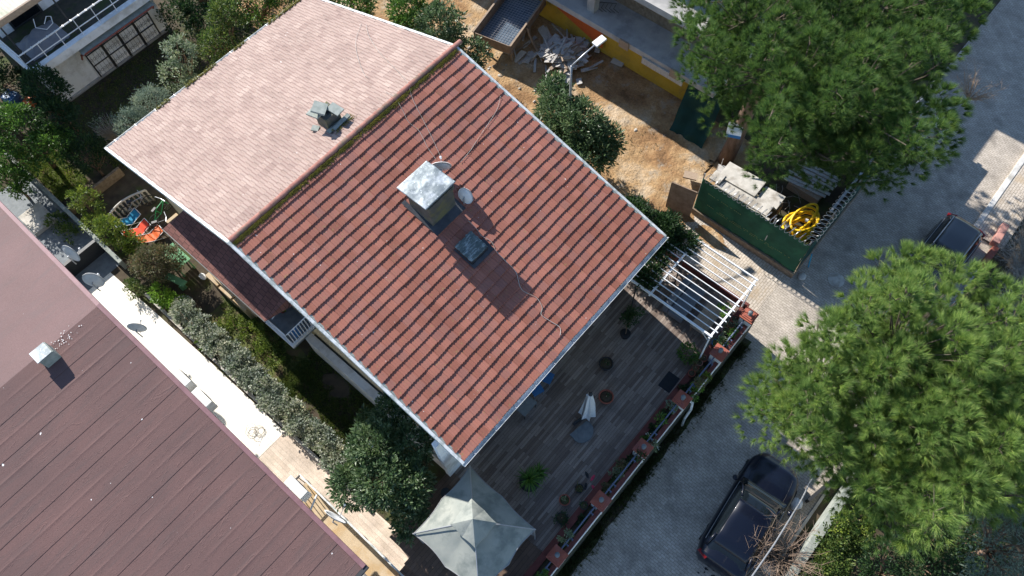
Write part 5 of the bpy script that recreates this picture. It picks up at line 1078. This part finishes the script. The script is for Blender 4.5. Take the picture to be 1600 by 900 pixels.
# waste timber, every board on its own
for k in range(150):
    a = random.uniform(0, 6.283); r = abs(random.gauss(0, .9)); u = 18.55+r*math.cos(a)*1.05; v = -1.75+r*math.sin(a)*1.25
    l = random.uniform(.35, 1.1) if k < 110 else random.uniform(1.0, 1.9); w = random.uniform(.12, .42) if k < 110 else random.uniform(.06, .1)
    h = max(0, .75*math.exp(-(r/1.0)**2))*random.uniform(.5, 1.1)+.12
    MB().obox((u, v, h), (l, w, .03), random.uniform(-.5, 1.1) if random.random() < .65 else random.uniform(0, 3.14), random.gauss(0, .16), random.gauss(0, .14)).build('waste_board', M['board'] if random.random() < .75 else M['board2'], at=(u, v, h),
        label='short weathered board in the heap of waste timber by the formwork tray', cat='board', group='weathered boards in the waste timber heap')
# rubble along the lot
for k in range(46):
    u = random.uniform(11.0, 17.5); v = random.uniform(-8, 7.6); s = random.uniform(.03, .09)
    if k < 24: u = 15.6+random.gauss(0, .5); v = -4.5+random.gauss(0, 2.2)
    MB().ell((u, v, .06+s*.5), (s*1.3, s, s*.7), 6, 4, .25).build('rubble_stone', M['concpale'] if k % 3 else M['stone'], at=(u, v, 0), label='small loose stone on the ochre building lot', cat='stone', group='loose stones on the ochre lot', fix=False)
n = 1500; C = np.stack([RNG.uniform(10.6, 19, n), RNG.uniform(-7, 9.3, n), .06+0*np.arange(n)], 1); C = C[(np.sin(C[:, 0]*2.3)+np.sin(C[:, 1]*1.7+1)) > .55]
V, F = tufts(C, np.tile([0, 0, 1.0], (len(C), 1)), 5, .08, .02, 1.1); rawmesh('dry_grass', V, F, L['shrub'], at=(14, 0, 0), label='sparse dry grass on the ochre building lot', cat='grass', kind='stuff')

# ============================================================ FENCED YARD
yf = thing('yard_fence', 'mesh fence clad in green shade net with razor wire, around the storage yard', 'fence', (17, 12, 0))
MB().box(15.28, 15.5, 8.2, 13.3, 0, .38).build('stone_footing', M['stone'], yf, bevel=.02)
MB().box(15.502, 26, 13.1, 13.32, 0, .42).build('stone_footing', M['stone'], yf, bevel=.02)
def net(F, nm, m=None): return MB().grid(F, 60, 14, .012).build(nm, m or M['net'], yf, True, fix=False)
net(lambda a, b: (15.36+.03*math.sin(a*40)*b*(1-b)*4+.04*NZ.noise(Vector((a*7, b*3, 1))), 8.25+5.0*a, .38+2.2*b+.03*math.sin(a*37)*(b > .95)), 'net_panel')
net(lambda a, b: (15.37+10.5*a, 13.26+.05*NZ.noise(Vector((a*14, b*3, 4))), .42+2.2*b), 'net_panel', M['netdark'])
for z, v0, v1 in ((1.15, 8.7, 12.9), (1.05, 9.3, 12.2), (1.9, 8.6, 10.4)):
    mb = MB(); 
    for k in range(int((v1-v0)/.09)):
        if random.random() < .72: a = v0+k*.09; mb.box(15.318, 15.333, a, a+.06, z+.012*math.sin(k), z+.022+.012*math.sin(k))
    mb.build('net_seam', M['netseam'], yf)
for v in (8.25, 9.9, 11.6, 13.2): MB().tube([(15.42, v, 0), (15.42, v, 2.85)], .03, 6).build('post', M['steel'], yf)
for u in (17.2, 19.2, 21.4, 23.6): MB().tube([(u, 13.2, 0), (u, 13.2, 2.85)], .03, 6).build('post', M['steel'], yf)
MB().box(17.3, 26, 12.98, 13.08, 2.4, 2.5).build('top_rail', M['steel'], yf)
for (a0, b0, a1, b1, nm) in ((15.4, 8.4, 15.4, 13.2, 'razor_wire'), (15.5, 13.15, 18.6, 13.15, 'razor_wire')):
    pts = []; T = 22 if nm == 'razor_wire' and a0 == a1 else 13
    for k in range(T*14): t = k/(T*14); w = k/14*6.283; pts.append((a0+(a1-a0)*t+.21*math.cos(w)*(1 if a0 == a1 else .35), b0+(b1-b0)*t+.21*math.cos(w)*(.35 if a0 == a1 else 1), 2.74+.2*math.sin(w)))
    MB().tube(pts, .011, 4).build(nm, M['steel'], yf)
MB().obox((14.95, 7.75, 1.0), (1.15, .05, 1.9), math.radians(-78)).build('dark_panel', M['ply'], at=(14.95, 7.75, 0), label='dark board panel leaning at the open end of the green fence', cat='panel')
MB().add([(a, b, .03) for a, b in ((15.5, 5.2), (25, 5.2), (25, 13.1), (15.5, 13.1))], [(0, 1, 2, 3)]).build('yard_ground', M['soil'], kind='structure')
for k, (u, v, du, dv, z, az, lab) in enumerate(((17.35, 9.2, .95, 1.8, 1.16, .03, 'topmost broad concrete slab nearest the pine trunk'), (16.72, 9.75, .62, 2.5, 1.10, .02, 'long concrete slab in the middle of the yard stack'), (16.22, 9.75, .42, 2.9, 1.04, .02, 'narrow concrete slab of the stack nearest the green net'), (17.4, 10.65, .8, .95, 1.04, .05, 'small concrete slab of the stack nearest the yellow hose'), (16.75, 8.35, .55, .5, 1.2, .0, 'short concrete slab at the open end of the stack'))):
    MB().obox((u, v, z), (du, dv, .1), az, .02, -.02).build('concrete_slab', M['concpale'], at=(u, v, z), label=lab, cat='slab', group='concrete slabs stacked in the yard', bevel=.012)
for k, (u, v) in enumerate(((16.3, 8.8), (16.3, 11.0), (17.3, 8.8), (17.4, 10.9))): MB().box(u-.2, u+.2, v-.3, v+.3, .03, .85).build('block_stack', M['stone'], at=(u, v, 0), label='rough block pier under the concrete slab stack, '+('near the open end' if k == 0 else 'near the net and hose' if k == 1 else 'near the pine trunk' if k == 2 else 'beside the branches'), cat='pier')
# yellow pipe coils
t = thing('hose_coil', 'tangled coil of thick bright yellow corrugated hose in the fenced yard', 'hose', (17.3, 12.4, 0))
for k in range(11):
    cx, cy = 17.2+random.uniform(-.3, .3), 12.3+random.uniform(-.15, .15); rx, ry = random.uniform(.6, 1.0), random.uniform(.28, .55); ph = random.uniform(0, 6.28); az = math.radians(25+random.uniform(-22, 22))
    pts = []
    for j in range(40):
        w = ph+6.283*j/39*random.uniform(.995, 1.005)*(.82 if k % 3 == 0 else 1.02); x, y = rx*math.cos(w), ry*math.sin(w)
        pts.append((cx+x*math.cos(az)-y*math.sin(az), cy+x*math.sin(az)*1+y*math.cos(az), .18+.09*k+.08*math.sin(w*2+k)+.12*math.cos(w)*random.uniform(.9, 1.1)*(k % 2)))
    rr = [.052+.006*(i % 2) for i in range(40)]; MB().tube(pts, rr, 8).build('hose_loop', M['hose'], t, True)
MB().ell((16.75, 11.95, .8), (.3, .2, .2), 10, 7, .2).build('black_sack', M['black'], at=(16.75, 11.95, .6), label='black plastic sack lying beside the yellow hose', cat='sack', smooth=True)
MB().obox((17.35, 12.4, 1.12), (.14, .12, .02), .3).build('hose_tag', M['white'], t)
for k in range(22):
    u, v = 17.9+random.gauss(0, .45), 10.9+random.gauss(0, .45); a = random.uniform(0, 3.14); l = random.uniform(.5, 1.1)
    MB().tube([(u-l/2*math.cos(a), v-l/2*math.sin(a), .1+random.random()*.3), (u+.05, v+.05, .2+random.random()*.3), (u+l/2*math.cos(a), v+l/2*math.sin(a), .1+random.random()*.3)], [.014, .012, .006], 5).build('branch', M['drytwig'], at=(u, v, 0), label='thin cut branch in the brush pile inside the fenced yard', cat='branch', group='cut branches in the yard')
for k in range(7):
    u, v = 19.2+k*.17, 11.4+random.uniform(-.1, .1); MB().obox((u, v, .5+.04*k), (.14, 1.9, .04), .12+random.uniform(-.05, .05)).build('stored_plank', M['board'], at=(u, v, .5), label='grey plank of the row stored beneath the pine in the yard', cat='plank', group='planks stored in the yard')
MB().box(19, 20.4, 10.7, 12.2, .03, .46).build('plank_rack', M['board2'], at=(19.7, 11.4, 0), label='low rack under the stored grey planks', cat='rack')
MB().obox((16.6, 7.2, .45), (.5, .6, .06), .4, .3).build('pallet_board', M['board2'], at=(16.6, 7.2, 0), label='small board leaning at the foot of the pine trunk', cat='board')
t = thing('wooden_chair', 'old wooden chair leaning against the pine trunk foot', 'chair', (17.7, 8.3, 0)); MB().obox((17.75, 8.1, .45), (.45, .45, .04), .3).build('seat', M['board'], t)
for a, b in ((-.18, -.18), (.18, -.18), (-.18, .18), (.18, .18)): MB().tube([(17.75+a, 8.1+b, 0), (17.75+a, 8.1+b, .45 if b > 0 else .9)], .02, 5).build('leg', M['board'], t)
MB().ell((15.62, 13.6, .06), (.2, .16, .05), 14, 6).build('stone_disc', M['concpale'], at=(15.62, 13.6, 0), label='pale round stone on the street at the fence corner', cat='stone', smooth=True)
MB().lathe((16.4, 14.75, .014), [(.34, 0), (.34, .012), (.3, .013), (.01, .014)], 24).build('manhole_cover', M['concpale'], at=(16.4, 14.75, 0), label='round pale manhole cover in the street near the fence corner', cat='manhole cover')
MB().tube([(16.2, 13.55, 0.02), (15.55, 13.45, 1.9)], .03, 6).build('leaning_pole', M['bluecloth'], at=(16.2, 13.55, 0), label='thin blue-green pole leaning on the fence corner', cat='pole')
# sign on pine trunk
sg = MB().obox((18.16, 7.9, 2.65), (.04, .62, .62), math.radians(25), .75, 0).build('sign_board', M['white'], at=(18.16, 7.9, 2.65), label='white sign with a blue lower band fixed to the pine trunk', cat='sign')
_R = Matrix.Rotation(math.radians(25), 3, 'Z') @ Matrix.Rotation(.75, 3, 'Y')
def sgp(x, y, z): q = _R @ Vector((x, y, z)); return (18.16+q.x, 7.9-q.y, 2.65+q.z)
MB().obox(sgp(-.025, 0, -.25), (.02, .62, .12), math.radians(25), .75, 0).build('blue_band', M['blue'], sg)
MB().obox(sgp(-.025, 0, .16), (.02, .4, .035), math.radians(25), .75, 0).build('text_line', M['black'], sg)
# street lamp
lp = thing('street_lamp', 'white-headed street lamp rising behind the dark glossy tree', 'street lamp', (14.15, 2.18, 0))
MB().tube([(14.15, 2.18, 0), (14.15, 2.18, 3), (14.15, 2.18, 6.0)], [.075, .06, .045], 10).build('pole', M['steel'], lp, True)
MB().tube([(14.15, 2.18, 6.0), (14.8, 2.3, 6.2), (15.35, 2.4, 6.32)], .035, 8).build('arm', M['steel'], lp, True)
MB().obox((15.55, 2.43, 6.36), (.52, .3, .09), -.18, -.12).build('lamp_head', M['white'], lp, bevel=.02)
MB().obox((15.56, 2.43, 6.305), (.4, .22, .02), -.18, -.12).build('lens', M['lampglass'], lp)

# ============================================================ CARS
def car(at, az, Lc, Wc, Hc, paint, label, coupe=True, rails=False, group=None):
    t = thing('parked_car', label, 'car', at, group); c, s = math.cos(az), math.sin(az)
    def o(x, y, z): return (at[0]+x*c-y*s, at[1]+x*s+y*c, at[2]+z)
    h = Lc/2; hw = Wc/2
    def lerp(x, pts):
        for (a, b), (p, q) in zip(pts, pts[1:]):
            if x <= p: t_ = (x-a)/(p-a); t_ = t_*t_*(3-2*t_); return b+(q-b)*t_
        return pts[-1][1]
    wid = lambda x: hw*lerp(x, [(-h, .70), (-h*.93, .90), (-h*.7, 1.0), (h*.55, 1.0), (h*.78, .95), (h*.91, .80), (h*.97, .64), (h, .46)])
    belt = lambda x: Hc*lerp(x, [(-h, .50), (-h*.95, .64), (-h*.6, .67), (h*.2, .60), (h*.5, .57), (h*.85, .49), (h*.97, .42), (h, .34)])
    xs = list(np.linspace(-h, -h*.86, 6))+list(np.linspace(-h*.8, h*.82, 22))+list(np.linspace(h*.86, h, 7))
    sec = [(-.96, .12), (-1.0, .35), (-1.0, .62), (-.97, .85), (-.88, .97), (-.6, 1.03), (-.3, 1.05), (0, 1.055), (.3, 1.05), (.6, 1.03), (.88, .97), (.97, .85), (1.0, .62), (1.0, .35), (.96, .12)]
    vs = []; N = len(sec)
    for x in xs:
        w, bz = wid(x), belt(x)
        for a, b in sec: vs.append(o(x, a*w, .16+(bz-.16)*b if b > .12 else .22))
    fs = [(i*N+j, i*N+(j+1) % N, (i+1)*N+(j+1) % N, (i+1)*N+j) for i in range(len(xs)-1) for j in range(N)]+[tuple(range(N)), tuple(range((len(xs)-1)*N, len(xs)*N))]
    body = MB().add(vs, fs).build('body', M[paint], t, True)
    # glasshouse
    xr, xf = (-h*.86, h*.40) if coupe else (-h*.9, h*.36)
    top = (lambda x: Hc*lerp(x, [(xr, .66), (-h*.55, .86), (-h*.14, .985), (-h*.04, .985), (h*.08, .93), (xf, .60)])) if coupe else (lambda x: Hc*lerp(x, [(xr, .66), (-h*.78, .95), (-h*.3, .99), (h*.05, .98), (h*.14, .94), (xf, .60)]))
    gx = np.linspace(xr, xf, 26); gs = [(-.90, 0), (-.80, .45), (-.70, .82), (-.62, .95), (-.4, 1.0), (0, 1.02), (.4, 1.0), (.62, .95), (.70, .82), (.80, .45), (.90, 0)]; K = len(gs); vs = []
    for x in gx:
        b0 = belt(x)*1.0-.02; tz = max(top(x), b0+.05)
        for a, b in gs: vs.append(o(x, a*wid(x)*(.97 if abs(x) < h*.7 else .9), b0+(tz-b0)*b))
    fs = [(i*K+j, i*K+j+1, (i+1)*K+j+1, (i+1)*K+j) for i in range(25) for j in range(K-1)]+[tuple(range(K)), tuple(range(25*K, 26*K))]
    MB().add(vs, fs).build('glasshouse', M['glass'], t, True)
    rx = np.linspace(-h*.74 if coupe else -h*.76, h*.0, 16); rs = [(-.66, .90), (-.62, .955), (-.4, 1.003), (0, 1.023), (.4, 1.003), (.62, .955), (.66, .90)]; K = len(rs); vs = []
    for off in (.008, -.012):
        for x in rx:
            b0 = belt(x)-.02; tz = max(top(x), b0+.05)
            for a, b in rs: vs.append(o(x, a*wid(x)*.97, b0+(tz-b0)*b+off))
    fs = []
    for g in (0, 16*K): fs += [(g+i*K+j, g+i*K+j+1, g+(i+1)*K+j+1, g+(i+1)*K+j) for i in range(15) for j in range(K-1)]
    ring = list(range(K))+[i*K+K-1 for i in range(1, 16)]+[15*K+j for j in range(K-2, -1, -1)]+[i*K for i in range(14, 0, -1)]
    fs += [(a, b, b+16*K, a+16*K) for a, b in zip(ring, ring[1:]+ring[:1])]
    MB().add(vs, fs).build('roof', M[paint], t, True)
    for sgn in (-1, 1):   # pillars, mirrors, side trim, lamps, wheels
        MB().tube([o(h*.33, sgn*wid(h*.33)*.85, belt(h*.33)), o(h*.2, sgn*wid(0)*.72, top(h*.2)*.97), o(h*.05, sgn*wid(0)*.62, top(h*.05)*.985)], .035, 6).build('pillar', M[paint], t, True)
        MB().tube([o(xr+.1, sgn*wid(xr)*.84, belt(xr)), o(-h*.62, sgn*wid(-h*.6)*.70, top(-h*.62)*.96)], .05, 6).build('pillar', M[paint], t, True)
        MB().tube([o(-h*.75, sgn*wid(0)*.90, belt(-h*.75)+.015), o(0, sgn*wid(0)*.905, belt(0)+.015), o(h*.3, sgn*wid(0)*.89, belt(h*.3)+.01)], .012, 5).build('window_trim', M['steel'], t)
        MB().ell(o(h*.30, sgn*(hw+.09), belt(h*.3)+.08), (.11, .11, .075), 10, 7).build('mirror', M[paint], t, True)
        if rails: MB().tube([o(-h*.7, sgn*hw*.66, Hc*.985), o(0, sgn*hw*.66, Hc*1.01), o(h*.05, sgn*hw*.66, Hc*.97)], .02, 6).build('roof_rail', M['steel'], t)
        MB().grid(lambda a, b: o(h*(.86+.09*a), sgn*wid(h*(.86+.09*a))*(.62+.34*b), belt(h*(.86+.09*a))*(.99-.12*b*b)+.012), 6, 5).build('headlight', M['lampglass'], t, True)
        MB().obox(o(-h*.955, sgn*hw*.72, Hc*.57), (.12, .38, .13), -az+sgn*.35).build('taillight', M['redlens'], t, bevel=.02)
        for x in (-h*.60, h*.62):
            vs = []; n = 22
            for y in (sgn*(hw-.24), sgn*(hw+.005)): vs += [o(x+.34*math.cos(6.283*j/n), y, .34+.34*math.sin(6.283*j/n)) for j in range(n)]
            w = MB().add(vs, [tuple(range(n)), tuple(range(n, 2*n))]+[(j, (j+1) % n, n+(j+1) % n, n+j) for j in range(n)]).build('wheel', M['rubber'], t)
            vs = [o(x+.21*math.cos(6.283*j/n), sgn*(hw+.012), .34+.21*math.sin(6.283*j/n)) for j in range(n)]; MB().add(vs, [tuple(range(n))]).build('rim', M['steel'], w, fix=False)
    MB().obox(o(-h*.99, 0, .55), (.04, .52, .12), -az).build('number_plate', M['white'], t)
    # shut lines on bonnet
    mb = MB()
    for sgn in (-1, 1): mb.tube([o(h*x, sgn*wid(h*x)*.70, belt(h*x)*1.045 if False else .16+(belt(h*x)-.16)*1.018) for x in (.38, .5, .65, .8)], .005, 4)
    mb.tube([o(h*.35, y*hw, .16+(belt(h*.35)-.16)*1.04) for y in (-.7, -.35, 0, .35, .7)], .012, 4); mb.build('shut_lines', M['black'], t)
    for y in (-.3, .35): MB().tube([o(h*.33, y*hw, belt(h*.33)+.04), o(h*.26, (y+.35)*hw, belt(h*.3)+.19)], .01, 4).build('wiper', M['black'], t)
    return t
car((5.87, 17.24, .012), math.radians(-4.5), 4.66, 1.98, 1.68, 'navy', 'dark navy sloping-roof SUV parked beside the big pine, bottom of the picture')
car((19.45, 17.45, .012), math.radians(2+180), 4.3, 1.8, 1.55, 'carblack', 'black hatchback with silver roof rails half hidden by the big pine near the kerb', coupe=False, rails=True)
# oil spots
for k in range(14):
    u, v = random.gauss(3.3, .35), random.gauss(17.3, .3); r = random.uniform(.03, .08); MB().add([(u+r*math.cos(j)*random.uniform(.6, 1.1), v+r*math.sin(j)*random.uniform(.6, 1.1), .0165) for j in range(6)], [tuple(range(6))]).build('oil_spot', M['black'], kind='structure')
# ============================================================ RIGHT SIDE of street
MB().box(-2, 14.5, 19.25, 19.55, 0, .95).build('ivy_wall', M['slate'], at=(5, 19.4, 0), label='grey street wall carrying ivy beside the parked SUV', cat='wall', bevel=.02)
shrub('ivy_bush', 'yellow and green ivy bush over the grey wall by the SUV', 'bush', (6.6, 20.0, 0), [(6.9, 19.9, 1.0, .8, .5, .5), (6.2, 20.2, 1.0, .7, .6, .5), (5.4, 20.1, .9, .7, .6, .45), (7.5, 20.4, .9, .6, .6, .5)], 6500, .09, L['ivy'], .6, .16, trunk=.04, hollow=.5)
shrub('ivy_bush', 'bush with yellowish leaves on top of the ivy wall near the pine', 'bush', (7.7, 19.8, 0), [(7.4, 19.7, 1.35, .5, .3, .25), (8.0, 20.2, 1.2, .5, .5, .3)], 1500, .08, L['yellow'], .6, .14, trunk=.03)
def bare(name, label, base, r, h, n, mat, ntw=6, group=None):
    t = thing(name, label, 'shrub', base, group); mb = MB(); b = Vector(base)
    for i in range(n):
        a = random.uniform(0, 6.283); e = random.uniform(.35, 1.0); q = random.uniform(.6, 1)
        tip = b+Vector((r*math.cos(a)*q, r*math.sin(a)*q, h*e)); mid = b+(tip-b)*.5+Vector((random.gauss(0, .07), random.gauss(0, .07), .08*h))
        mb.tube([b, mid, tip], [.016, .010, .003], 4)
        for k in range(ntw):
            s = b+(mid-b)*random.uniform(.4, 1) if random.random() < .4 else mid+(tip-mid)*random.random(); d = Vector((random.gauss(0, 1), random.gauss(0, 1), random.gauss(.4, .6))).normalized()*r*.32
            mb.tube([s, s+d*.5+Vector((0, 0, .02)), s+d], [.006, .004, .002], 3)
    mb.build('stems', M[mat], t, fix=False); return t
bare('bare_shrub', 'leafless reddish-brown shrub growing over the rear of the SUV', (5.3, 18.75, 0), 1.35, 2.6, 70, 'redtwig', 9)
bare('bare_shrub', 'tangled leafless grey shrub at the right edge beyond the pavement', (21.5, 20.3, 0), 1.7, 2.0, 110, 'drytwig', 9)
bare('bare_shrub', 'leafless grey shrub right of the tangled one, at the picture edge', (19.6, 20.8, 0), 1.6, 2.0, 90, 'drytwig', 9)
bare('bare_shrub', 'spreading leafless branches reaching over the sunlit kerb', (23.2, 20.0, 0), 1.9, 2.4, 16, 'drytwig', 5)
bare('bare_shrub', 'dead pale twigs sticking out of the pine over the street', (24.8, 14.6, 3.5), 1.0, 1.5, 30, 'twig', 8)
MB().lathe((4.95, 18.8, 0), [(.25, 0), (.32, .25), (.2, .5), (.02, .55)], 9).build('boulder', M['concpale'], at=(4.95, 18.8, 0), label='pale boulder under the leafless reddish shrub', cat='boulder', smooth=True)
MB().ell((7.4, 18.35, .16), (.24, .2, .15), 12, 8, .15).build('plastic_bag', M['whitecloth'], at=(7.4, 18.35, 0), label='white and blue plastic bag on the verge in front of the SUV wall', cat='bag', smooth=True)
MB().obox((8.45, 18.75, .2), (.1, 1.5, .4), 1.35).build('verge_block', M['dkmetal'], at=(8.4, 18.7, 0), label='low dark beam across the verge near the white bag', cat='beam')
MB().obox((22.4, 18.85, .3), (1.1, .3, .35), .05).build('kerb_block', M['coral'], at=(22.4, 18.8, 0), label='pink-red stone block beyond the end of the kerb', cat='block', bevel=.03)
MB().obox((21.2, 19.0, .25), (1.1, .25, .35), -.03).build('kerb_block', M['brickred'], at=(21.2, 19, 0), label='red stone block beside the black hatchback', cat='block', bevel=.03)
MB().obox((24.6, 19.3, .5), (1.6, .3, .1), .1, .2).build('fallen_panel', M['whitewall'], at=(24.6, 19.3, 0), label='pale panel leaning beyond the pavement at the right edge', cat='panel', bevel=.01)
cw = [(P(1165, 915, 5.5)), P(1210, 850, 5.45), P(1250, 785, 5.4), P(1272, 742, 5.4), P(1330, 640, 5.5), P(1390, 545, 5.6)]
MB().tube(cw, .022, 6).build('overhead_cable', M['steel'], at=cw[0], label='taut overhead cable crossing above the SUV towards the pine', cat='cable')
for k, t_ in enumerate((.28, .55)):
    pass
u, v, _ = P(1585, 850, 3.5)
tree('broad_leaf_tree', 'blue-green shaded tree at the bottom right corner', (u, v, 0), [(u, v, 3.3, 1.6, 1.4, 1.0), (u+.9, v-1.1, 3.6, 1.1, 1.0, .9), (u-1.4, v+.4, 2.9, 1.0, 1.0, .8)], 6500, .12, 'olive', .12, .3, .3)
for _px, _py, _lab in ((1470, 880, 'dark shaded bush on the ground under the right side of the pine crown'), (1530, 840, 'dark green bush between the pine crown and the blue-green tree'), (1600, 730, 'dark bush at the right edge beneath the pine crown')):
    u, v, _ = P(_px, _py, 1.5); shrub('garden_shrub', _lab, 'shrub', (u, v, 0), [(u, v, .9, 1.3, 1.1, .8), (u+1.2, v-.3, .8, .9, .9, .6), (u-.9, v+.5, .7, .8, .7, .5)], 4200, .11, L['dark'], clump=.25, trunk=.05)
u, v, _ = P(1400, 890, 2.0); tree('broad_leaf_tree', 'dark shaded shrubby tree below the pine at the bottom edge', (u, v, 0), [(u, v, 1.6, 1.2, 1.0, .8), (u-1.6, v+.2, 1.5, .9, .8, .7)], 4200, .11, 'dark', .08)

# ============================================================ PINES
def inpoly(x, y, pl):
    c = False; n = len(pl)
    for i in range(n):
        (a, b), (p, q) = pl[i], pl[(i+1) % n]
        if (b > y) != (q > y) and x < (p-a)*(y-b)/(q-b)+a: c = not c
    return c
def pine(label, base, outline, cen, zc, dome, spacing, ntuft, nn, ln, mat, holes=(), trunk_h=5, pr=(.24, .42), under=1.0, tr=.26, seed=1, spread=.6, inset=26):
    rnd = random.Random(seed); t = thing('pine_tree', label, 'tree', base)
    xs = [p[0] for p in outline]; ys = [p[1] for p in outline]; pads = []; tries = 0
    cx, cy = cen; rmax = max(math.hypot(x-cx, y-cy) for x, y in outline)
    outline = [(x+(cx-x)/math.hypot(cx-x, cy-y)*inset, y+(cy-y)/math.hypot(cx-x, cy-y)*inset) for x, y in outline]
    while tries < 16000:
        tries += 1; x, y = rnd.uniform(min(xs), max(xs)), rnd.uniform(min(ys), max(ys))
        if not inpoly(x, y, outline) or any(math.hypot(x-a, y-b) < r for a, b, r in holes): continue
        if any(math.hypot(x-p[0], y-p[1]) < spacing for p in pads): continue
        if NZ.noise(Vector((x/62, y/62, seed))) < -.36 and rnd.random() < .75: continue
        pads.append((x, y))
    B = []
    for x, y in pads:
        d = min(1, math.hypot(x-cx, y-cy)/rmax); nz = NZ.noise(Vector((x/62, y/62, seed))); z = zc + dome*(1-d*d) + nz*2.4 + rnd.uniform(-.4, .4)
        u, v, z = P(x, y, z); B.append((u, v, z, rnd.uniform(*pr)))
    C = []; Dr = []; cu = np.mean([b[0] for b in B]); cvv = np.mean([b[1] for b in B])
    for u, v, z, r in B:
        out = Vector((u-cu, v-cvv, 0)); out = out/(out.length+.5)
        for k in range(ntuft):
            d = Vector((rnd.gauss(0, 1), rnd.gauss(0, 1), rnd.gauss(.3, 1))); d.normalize()
            if d.z < -.1: d.z *= -1
            C.append((u+d.x*r, v+d.y*r, z+d.z*r*.7)); q = Vector((d.x*1.0+out.x*.35, d.y*1.0+out.y*.35, .35+abs(d.z)*.8)); q.normalize(); Dr.append(tuple(q))
    for u, v, z, r in B+B:
        if rnd.random() < under:
            u2, v2, z2 = u+(cu-u)*.18+rnd.uniform(-.4, .4), v+(cvv-v)*.18+rnd.uniform(-.4, .4), z-1.3-rnd.random()
            for k in range(int(ntuft*.7)):
                d = Vector((rnd.gauss(0, 1), rnd.gauss(0, 1), rnd.gauss(.2, .6))); d.normalize(); C.append((u2+d.x*r*1.6, v2+d.y*r*1.6, z2+d.z*r*.6)); q = Vector((d.x, d.y, .6)); q.normalize(); Dr.append(tuple(q))
    V, F = tufts(np.array(C), np.array(Dr), nn, ln, .0105, spread); rawmesh('crown', V, F, L[mat], t)
    fork = Vector((base[0]+(cu-base[0])*.12, base[1]+(cvv-base[1])*.12, trunk_h)); b = Vector(base)
    MB().tube([b, b+(fork-b)*.3+Vector((.06, .02, 0)), b+(fork-b)*.7, fork, Vector((cu, cvv, zc+dome*.4))], [tr*1.15, tr, tr*.9, tr*.8, tr*.3], 14).build('trunk', M['bark'], t, True)
    mb = MB(); limbs = rnd.sample(B, min(len(B), 16)); nodes = []
    for u, v, z, r in limbs:
        tip = Vector((u, v, z-.5)); st = fork+(Vector((cu, cvv, zc+dome*.4))-fork)*rnd.uniform(0, .8); mid = (st+tip)*.5+Vector((rnd.gauss(0, .3), rnd.gauss(0, .3), -.7))
        mb.tube([st, (st+mid)*.5, mid, (mid+tip)*.5, tip], [tr*.3, tr*.22, tr*.15, tr*.09, .015], 6); nodes += [st+(mid-st)*.6, mid, (mid+tip)*.5]
    for u, v, z, r in B:
        p = Vector((u, v, z-.15)); q = min(nodes, key=lambda w: (w-p).length); mb.tube([q, (p+q)*.5+Vector((0, 0, -.35)), p-Vector((0, 0, .25))], [.035, .025, .012], 5)
        for k in range(3): e = p+Vector((rnd.gauss(0, r*.5), rnd.gauss(0, r*.5), rnd.uniform(0, .2))); mb.tube([p-Vector((0, 0, .05)), (p+e)*.5, e], [.014, .01, .005], 4)
    mb.build('branches', M['pinebark'], t, fix=False); return t
P2 = [(1152, 625), (1175, 585), (1200, 545), (1248, 532), (1258, 495), (1320, 478), (1328, 430), (1375, 382), (1430, 368), (1490, 388), (1545, 415), (1600, 432), (1700, 470), (1720, 800), (1620, 770), (1590, 800), (1540, 805), (1490, 790), (1470, 850), (1430, 872), (1395, 842), (1345, 800), (1300, 745), (1262, 706), (1215, 672), (1172, 655)]
pine('broad bright yellow-green pine at the right, its crown lit by the sun', (8.9, 20.6, 0), P2, (1400, 590), 6.6, 3.2, 22, 22, 60, .27, 'pine', holes=((1298, 570, 16), (1530, 510, 26), (1382, 735, 18), (1480, 740, 16)), trunk_h=4.5, seed=5)
P1 = [(1075, -110), (1045, -10), (1042, 50), (1055, 90), (1068, 128), (1112, 140), (1128, 128), (1200, 135), (1185, 180), (1170, 215), (1180, 265), (1228, 270), (1290, 252), (1350, 285), (1450, 284), (1500, 245), (1530, 175), (1480, 132), (1498, 95), (1550, 40), (1570, -20), (1590, -120)]
pine('tall darker green pine over the construction site and fenced yard, top right', (18.6, 7.8, 0), P1, (1300, 90), 6.6, 3.0, 20, 24, 56, .27, 'pinedk', holes=((1400, 90, 24), (1425, 120, 22), (1330, 160, 22), (1245, 50, 14), (1270, 195, 14)), trunk_h=5.0, tr=.33, seed=9)
